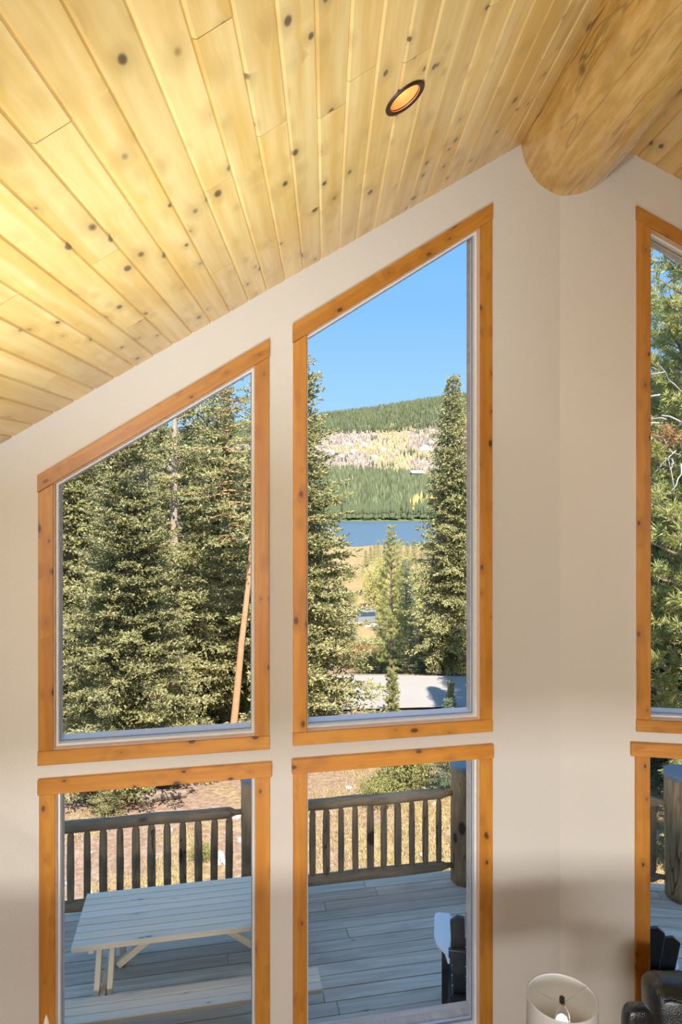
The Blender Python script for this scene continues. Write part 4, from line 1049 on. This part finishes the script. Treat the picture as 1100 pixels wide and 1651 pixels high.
def railing(W, u0, u1, bal, label, seed, ends=(True, True)):
    c = W.p((u0 + u1) / 2, DZ, TP); M = frame(c, W.w, W.n); o = tag(empty('log_railing', M), label, 'railing')
    L = u1 - u0; g = random.Random(seed)
    for nm_, z, r in (('top_rail', 0.905, 0.054), ('bottom_rail', 0.165, 0.052)):
        pts = []; rad = []
        e = 0.14
        xs = [(-L / 2 - .02, .45), (-L / 2 + e * .55, .5), (-L / 2 + e, .95)] + [(-L / 2 + e + (L - 2 * e) * k / 7, 1.0) for k in range(1, 7)] + [(L / 2 - e, .95), (L / 2 - e * .55, .5), (L / 2 + .02, .45)]
        for x, k in xs:
            pts.append((x, g.uniform(-.006, .006), z + g.uniform(-.006, .006))); rad.append(r * k * g.uniform(.96, 1.05))
        v, f = tube(pts, rad, 14); Mr = M @ Matrix.Rotation(R(90), 4, 'Y')
        mesh_obj(nm_, [M @ Vector(q) for q in v], f, M_RAILLOG, o, Mr, True)
    for u in bal:
        x = u - (u0 + u1) / 2; r = g.uniform(.030, .038); z0, z1 = 0.195, 0.865; j = g.uniform(-.008, .008)
        prof = [(r * .5, z0 - .03), (r * .62, z0 - .0), (r * 1.0, z0 + .045), (r * 1.06, (z0 + z1) / 2), (r * .95, z1 - .05), (r * .58, z1), (r * .5, z1 + .03)]
        v, f = tube([(x + j * k / 6 + g.uniform(-.002, .002), 0, p[1]) for k, p in enumerate(prof)], [p[0] for p in prof], 8)
        Mb = M @ Matrix.Translation((x, 0, .5))
        mesh_obj('baluster', [M @ Vector(q) for q in v], f, M_RAILLOG, o, Mb, False)
    return o
M_RAILLOG = logwood('weathered_rail_log', (0.36, 0.25, 0.14), (0.24, 0.17, 0.105), 0.8, 0.0, 0.010)
uA, uB, uC, uD = [(p - FOLD).dot(W.w) for p, W in ((pA, LW), (pB, LW), (pC, LW), (pD, RW))]
uA2 = (pA - FOLD).dot(RW.w)
b1 = [LW.hit(x, 1360, TP)[0] for x in (113.7, 140, 167, 193.5, 219.5, 245, 270, 295, 320, 345, 369)]
st = b1[1] - b1[0]; b1 = [b1[0] - st * k for k in range(1, 14) if b1[0] - st * k > uC + .2] + b1
b2 = [LW.hit(x, 1330, TP)[0] for x in (503.5, 527, 550.5, 573.6, 597, 619.6, 642, 664.5, 686, 708)]
b2 = [b2[0] - .15 * k for k in range(1, 5) if b2[0] - .15 * k > uB + .2] + b2
railing(LW, uC + .10, uB - .13, b1, 'weathered log railing with balusters behind the picnic table', 1)
railing(LW, uB + .13, uA - .13, b2, 'weathered log railing across the middle lower window', 2)
b3 = [RW.hit(1053, 1350, TP)[0]]; b3 = [b3[0] - .15 * k for k in range(0, 14) if b3[0] - .15 * k > uA2 + .22]
railing(RW, uA2 + .13, uD - .15, b3, 'log railing ending at the stout capped post in the right lower window', 3)
log_post(pC.x, pC.y, 0.15, 1.22, 'log post at the far left end of the deck railing', 6.0)

# ------------------------------------------------------------------ picnic table
def picnic_table():
    fl = at(114, 1529, 0)                                   # front left corner of the top, 0.74 above the deck
    k = (EYE - 0.745) * F_PX / (1529 - CY); c0 = Vector(((114 - CX) / F_PX * k, k, 0))
    M = frame(c0, LW.w, LW.n); L, Wd = 1.62, 0.675
    o = tag(empty('picnic_table', M @ Matrix.Translation((L / 2, Wd / 2, 0))), 'pale unpainted picnic table with attached plank benches on the grey deck', 'picnic table')
    def board(nm_, x0, x1, y0, y1, z0, z1, alongx=True, mat=M_TABLE):
        c = ((x0 + x1) / 2, (y0 + y1) / 2, (z0 + z1) / 2)
        Mb = M @ Matrix.Translation(c)
        if alongx: Mb = Mb @ Matrix.Rotation(R(-90), 4, 'Z'); d = (y1 - y0, x1 - x0, z1 - z0)
        else: d = (x1 - x0, y1 - y0, z1 - z0)
        return bm_obj(nm_, box_bm(*d, 0.004), mat, o, Mb)
    def beam(nm_, p, q, w, t):
        p, q = Vector(p), Vector(q); y = (q - p); c = (p + q) / 2
        xa = Vector((1, 0, 0)); xa = xa - y * (xa.dot(y) / y.length_squared) if abs(y.normalized().x) < .9 else Vector((0, 1, 0))
        if abs(y.x) > .1: xa = Vector((0, 1, 0))
        Ml = M @ frame(c, xa, y); return bm_obj(nm_, box_bm(t, y.length, w, 0.004), M_TABLE, o, Ml)
    n = 8; bw = Wd / n
    for i in range(n): board('top_board', 0, L, i * bw + .003, (i + 1) * bw - .003, 0.705, 0.745)
    for y0 in (-0.335, Wd + 0.10):
        for i in range(3): board('bench_board', -0.02, L + 0.14, y0 + i * .0785 + .002, y0 + (i + 1) * .0785 - .002, 0.415, 0.45)
    for x in (0.22, L - 0.22):
        sg = 1 if x < 1 else -1
        board('top_batten', x - .02 - .09 * sg, x + .02 - .09 * sg, 0.03, Wd - .03, 0.665, 0.704, False)
        for dx in (-.045, .045):
            beam('leg', (x + dx, 0.20, 0.70), (x + dx, -0.22, 0.01), 0.075, 0.038)
            beam('leg', (x + dx, Wd - .20, 0.70), (x + dx, Wd + 0.22, 0.01), 0.075, 0.038)
        beam('bench_support', (x, -0.33, 0.375), (x, Wd + .33, 0.375), 0.075, 0.038)
        beam('brace', (x + .06 * sg, Wd / 2, 0.36), (x + .52 * sg, Wd / 2, 0.70), 0.05, 0.04)
    return o
picnic_table()

# ------------------------------------------------------------------ adirondack chairs
M_BLK = plain('black_chair_plastic', (0.075, 0.068, 0.062), 0.32, 0.3, 30)
M_ARM = plain('pale_arm_plastic', (0.90, 0.87, 0.82), 0.4, 0.05, 12)
def adirondack(x, y, rz, label):
    M = TR(x, y, DZ, rz); o = tag(empty('adirondack_chair', M), label, 'chair')
    def slab(nm_, poly, axis, a0, a1, mat=M_BLK, bev=.004):
        if axis == 'x': fa = lambda t: (lambda p: Vector((t, p[0], p[1])))
        elif axis == 'z': fa = lambda t: (lambda p: Vector((p[0], p[1], t)))
        v, f = prism(poly, fa(a0), fa(a1)); bm = bmesh.new(); vs = [bm.verts.new(q) for q in v]
        for q in f: bm.faces.new([vs[i] for i in q])
        bmesh.ops.recalc_face_normals(bm, faces=bm.faces)
        if bev: bmesh.ops.bevel(bm, geom=bm.edges[:], offset=bev, segments=1, affect='EDGES')
        return bm_obj(nm_, bm, mat, o, M)
    for s in (-1, 1):
        # arm: broad rounded front, tapering behind on the outer side
        xi, pts = 0.245, []
        out = [(0.375, .30), (0.385, .24), (0.385, .02), (0.365, -.07), (0.305, -.15), (0.285, -.25)]
        pts = [(xi + .025, -.25), (xi + .02, -.10), (xi + .005, .08), (xi, .26), (xi + .02, .315), (0.35, .318)] + out
        slab('arm', [(s * a, b) for a, b in (pts if s > 0 else pts[::-1])], 'z', 0.565, 0.592, M_ARM)
        slab('leg', [(.005, 0), (.075, 0), (.075, .564), (.005, .564)], 'x', s * .300 - .026, s * .300 + .026)
        slab('leg', [(.20, 0), (.27, 0), (.27, .40), (.20, .40)], 'x', s * .300 - .016, s * .300 + .016)
        slab('stringer', [(-.16, .10), (-.10, .08), (.30, .30), (.30, .385), (.24, .39), (-.16, .19)], 'x', s * .265 - .014, s * .265 + .014)
    for k in range(6):
        yy = .28 - k * .068; zz = .39 - k * .030
        Mr = Matrix.Rotation(R(24), 4, 'X')
        bm_obj('seat_slat', box_bm(.50, .058, .018, .003, (0, 0, 0)), M_BLK, o, M @ Matrix.Translation((0, yy, zz)) @ Mr)
    top = [0.81, 0.88, 0.90, 0.88, 0.81]
    b0, lean = Vector((0, -.12, .21)), R(17)
    for k in range(5):
        xx = (k - 2); Mb = M @ Matrix.Translation(b0) @ Matrix.Rotation(lean, 4, 'X') @ Matrix.Rotation(R(0.9 * xx), 4, 'Y')
        w0, w1, h = .044, .052, top[k]; x0 = xx * .097
        sl = (top[k] - top[k - 1]) if k > 2 else ((top[k] - top[k + 1]) * -1 if k < 2 else 0)
        poly = [(x0 - w0, 0), (x0 + w0, 0), (x0 + w1, h - (.035 if k >= 2 else 0)), (x0, h + .012), (x0 - w1, h - (.035 if k <= 2 else 0))]
        v, f = prism(poly, lambda p: Vector((p[0], -.011, p[1])), lambda p: Vector((p[0], .011, p[1])))
        bm = bmesh.new(); vs = [bm.verts.new(q) for q in v]
        for q in f: bm.faces.new([vs[i] for i in q])
        bmesh.ops.recalc_face_normals(bm, faces=bm.faces); bmesh.ops.bevel(bm, geom=bm.edges[:], offset=.003, segments=1, affect='EDGES')
        bm_obj('back_slat', bm, M_BLK, o, Mb)
    Mb = M @ Matrix.Translation(b0) @ Matrix.Rotation(lean, 4, 'X')
    bm_obj('back_rail', box_bm(.56, .03, .075, .004, (0, -.03, .50)), M_BLK, o, Mb)
    bm_obj('back_rail', box_bm(.54, .03, .07, .004, (0, -.03, .06)), M_BLK, o, Mb)
    return o
adirondack(1.09, 5.15, R(-8), 'black slatted deck chair with pale arms seen through the middle lower window')
adirondack(2.06, 4.98, R(-6), 'black slatted deck chair with pale arms seen through the right lower window, behind the recliner')

# ------------------------------------------------------------------ floor lamp with an open drum shade
def floor_lamp():
    y = 3.30; x = (906.5 - CX) / F_PX * y; zt = EYE - 818 / F_PX * y; r = 0.1645; h = 0.25
    M = TR(x, y, 0); o = tag(empty('floor_lamp', M), 'floor lamp with a white drum shade open at the top, bulb lit', 'lamp')
    N = NT('lamp_shade_fabric'); n = N.noise(N.co(), 120, 2); c = N.mix(n, (0.78, 0.76, 0.73), (0.85, 0.83, 0.80)); p = N.pbsdf(c, .8)
    t = N.n('ShaderNodeBsdfTranslucent'); N.put(t.inputs[0], c); mx = N.n('ShaderNodeMixShader'); mx.inputs[0].default_value = .25; N.l(p.outputs[0], mx.inputs[1]); N.l(t.outputs[0], mx.inputs[2]); MS = N.done(mx)
    MM = plain('dark_bronze_metal', (.06, .05, .045), .35, .1, 20, Metallic=.7); MW = plain('white_wire', (.82, .80, .76), .4)
    sh = lathe('shade', [(r, zt), (r + .006, zt - h), (r + .002, zt - h), (r - .004, zt)], 64, MS, o, M, caps=False)
    lathe('shade_rim', [(r + .002, zt - .004), (r + .003, zt), (r, zt + .004), (r - .005, zt + .002), (r - .005, zt - .004)], 64, MW, sh, M, caps=False)
    hub = zt - .030
    for k in range(3):
        a = R(148 + 120 * k); v, f = tube([(0.012 * math.cos(a), .012 * math.sin(a), hub), (r * .6 * math.cos(a), r * .6 * math.sin(a), hub + .010), ((r - .002) * math.cos(a), (r - .002) * math.sin(a), zt - .003)], .0022, 6)
        mesh_obj('spider_arm', v, f, MW, sh, M, True, local=True)
    lathe('spider_ring', [(.010, hub - .002), (.016, hub - .002), (.016, hub + .002), (.010, hub + .002)], 20, MW, sh, M, caps=False)
    lathe('finial', [(.004, hub), (.011, hub + .004), (.013, hub + .012), (.013, hub + .030), (.009, hub + .034), (.001, hub + .035)], 8, MM, o, M, smooth=False)
    for s in (-1, 1):
        pts = [(0, 0, hub)] + [(s * .042 * math.sin(math.pi * k / 10) ** .8, s * .012 * math.sin(math.pi * k / 10), hub - .17 * k / 10) for k in range(1, 11)]
        v, f = tube(pts, .0022, 6); mesh_obj('harp', v, f, MW, o, M, True, local=True)
    N = NT('bulb_glow'); em = N.n('ShaderNodeEmission'); N.put(em.inputs[0], N.mix(N.noise(N.co(), 20), (1, .93, .80), (1, .96, .86))); em.inputs[1].default_value = 6; MB = N.done(em)
    zb = hub - .055
    lathe('bulb', [(.001, zb), (.012, zb - .003), (.024, zb - .014), (.030, zb - .032), (.026, zb - .055), (.015, zb - .075), (.013, zb - .10), (.001, zb - .10)], 24, MB, o, M, caps=False)
    lathe('pole', [(.010, .02), (.010, zb - .10)], 14, MM, o, M)
    lathe('base', [(.14, 0), (.14, .015), (.10, .028), (.02, .04), (.011, .06)], 36, MM, o, M)
    lamp('floor_lamp_light', 'POINT', M @ Vector((0, 0, zb - .035)), None, 2.2, (1, .86, .66), shadow_soft_size=.03)
floor_lamp()

# ------------------------------------------------------------------ recliner in black leather
def recliner():
    N = NT('black_leather'); co = N.co(); vo = N.vor(co, 140); n = N.noise(co, 7, 4, .6)
    N.pbsdf(N.mix(n, (.010, .013, .013), (.018, .021, .021)), N.math('MULTIPLY_ADD', n, .20, .20), Coat_Weight=.5, Coat_Roughness=.2, Normal=N.bump(N.math('ADD', vo.outputs['Distance'], N.math('MULTIPLY', n, 3.0)), .25, .006)); ML = N.done()
    MSm = plain('leather_seam', (.012, .014, .014), .6)
    x0 = (1026 - CX) / F_PX * 3.98; M = TR(x0 + .46, 3.62, 0, R(-6)); o = tag(empty('recliner', M), 'black leather recliner in the bottom right corner, its back to the right lower window', 'armchair')
    def pad(nm_, sx, sy, sz, loc, bev, rot=0.0, puff=0.03, seed=0, sub=2):
        bm = bmesh.new(); bmesh.ops.create_cube(bm, size=1.0)
        bmesh.ops.scale(bm, vec=(sx, sy, sz), verts=bm.verts)
        bmesh.ops.bevel(bm, geom=bm.edges[:], offset=bev, segments=4, affect='EDGES', profile=.5)
        bmesh.ops.subdivide_edges(bm, edges=[e for e in bm.edges if e.calc_length() > .12], cuts=10, use_grid_fill=True)
        for v in bm.verts:
            q = Vector((v.co.x / sx, v.co.y / sy, v.co.z / sz)) * 2
            k = (1 - min(1, abs(q.x)) ** 2) * (1 - min(1, abs(q.z)) ** 2); v.co.y += math.copysign(puff * k, q.y)
            v.co += Vector((0, 0, 1)) * .012 * noise.noise(v.co * 9 + Vector((seed, 0, 0))) + Vector((0, 1, 0)) * .008 * noise.noise(v.co * 14 + Vector((seed, 5, 0)))
        return bm_obj(nm_, bm, ML, o, M @ Matrix.Translation(loc) @ Matrix.Rotation(rot, 4, 'X'), True)
    zt = EYE - 784 / F_PX * 3.93
    b = pad('backrest', .92, .26, .80, (0, .24, zt - .40), .09, R(-8), .04, 1)
    pad('lumbar_cushion', .70, .12, .34, (0, .06, zt - .56), .05, R(-8), .05, 2)
    pad('seat_cushion', .62, .70, .20, (0, -.18, .44), .07, 0, .0, 3)
    for s in (-1, 1): pad('arm', .20, .92, .52, (s * .43, -.10, .32), .08, 0, .0, 4 + s)
    pad('base_body', .66, .80, .26, (0, -.10, .20), .03, 0, 0, 9)
    w = [(k / 20 * .80 - .40, -.148 + .01 * math.sin(k), .325 + .010 * math.sin(k * 1.3)) for k in range(21)]
    v, f = tube(w, .0035, 5); mesh_obj('seam', v, f, MSm, b, WM[b.name], True, local=True)
    for sx in (-.3, .3):
        for sy in (-.4, .28): bm_obj('foot', box_bm(.06, .06, .08, .005, (sx, sy, .04)), MSm, o, M)
    # rounded black cushion-topped side of the neighbouring seat
    y = 3.55; xs = (1022 - CX) / F_PX * y; zt2 = EYE - 829 / F_PX * y
    M2 = TR(xs + .02, y, 0); o2 = tag(empty('bar_stool', M2), 'black rounded stool back beside the recliner, left of it', 'stool')
    bm = bmesh.new(); bmesh.ops.create_uvsphere(bm, u_segments=32, v_segments=20, radius=1.0)
    for v in bm.verts:
        q = v.co; e = lambda t: math.copysign(abs(t) ** .55, t); v.co = Vector((e(q.x) * .078, e(q.y) * .05, e(q.z) * .15))
    bm_obj('backrest', bm, ML, o2, M2 @ Matrix.Translation((0, 0, zt2 - .15)), True)
    lathe('seat', [(.02, .68), (.15, .68), (.17, .70), (.17, .74), (.15, .76), (.01, .765)], 28, ML, o2, M2 @ Matrix.Translation((.02, -.14, 0)))
    bm_obj('back_post', box_bm(.04, .02, .30, .004, (0, .03, zt2 - .36)), MSm, o2, M2)
    for sx in (-1, 1):
        for sy in (-1, 1):
            v, f = tube([(.02 + sx * .11, -.14 + sy * .11, .69), (.02 + sx * .17, -.14 + sy * .17, 0)], .014, 8); mesh_obj('leg', v, f, MSm, o2, M2, True, local=True)
recliner()

# ------------------------------------------------------------------ candelabra whose flame bulbs reach into the lower left corner
def candelabra():
    y = 3.0; x = (74.5 - CX) / F_PX * y; zt = EYE - 846 / F_PX * y
    M = TR(x, y, 0); o = tag(empty('candelabra', M), 'slim floor candelabra, its pale flame shaped bulb tip at the bottom left corner', 'candelabra')
    MM = plain('candelabra_iron', (.05, .04, .035), .5, .1, 20, Metallic=.5); MT = plain('candle_sleeve', (.82, .76, .64), .6); MB = plain('frosted_flame_bulb', (.88, .80, .66), .3, .05, 30)
    lathe('base', [(.13, 0), (.13, .012), (.03, .05), (.012, .08)], 28, MM, o, M); lathe('stem', [(.011, .06), (.011, zt - .22)], 12, MM, o, M)
    for k, (dx, dy, dz) in enumerate([(0, 0, 0), (-.059, .0, -.042), (.10, -.12, -.06)]):
        z = zt + dz
        if k:
            v, f = tube([(0, 0, z - .30), (dx * .6, dy * .6, z - .33), (dx, dy, z - .22)], .006, 8); mesh_obj('arm', v, f, MM, o, M, True, local=True)
        Mk = M @ Matrix.Translation((dx, dy, 0))
        lathe('drip_cup', [(.004, z - .222), (.026, z - .216), (.028, z - .210), (.012, z - .212)], 20, MM, o, Mk)
        lathe('candle', [(.0115, z - .215), (.0115, z - .095)], 16, MT, o, Mk)
        lathe('flame_bulb', [(.006, z - .095), (.0135, z - .078), (.0150, z - .062), (.0125, z - .040), (.0080, z - .020), (.0035, z - .006), (.0008, z)], 18, MB, o, Mk, caps=False)
candelabra()
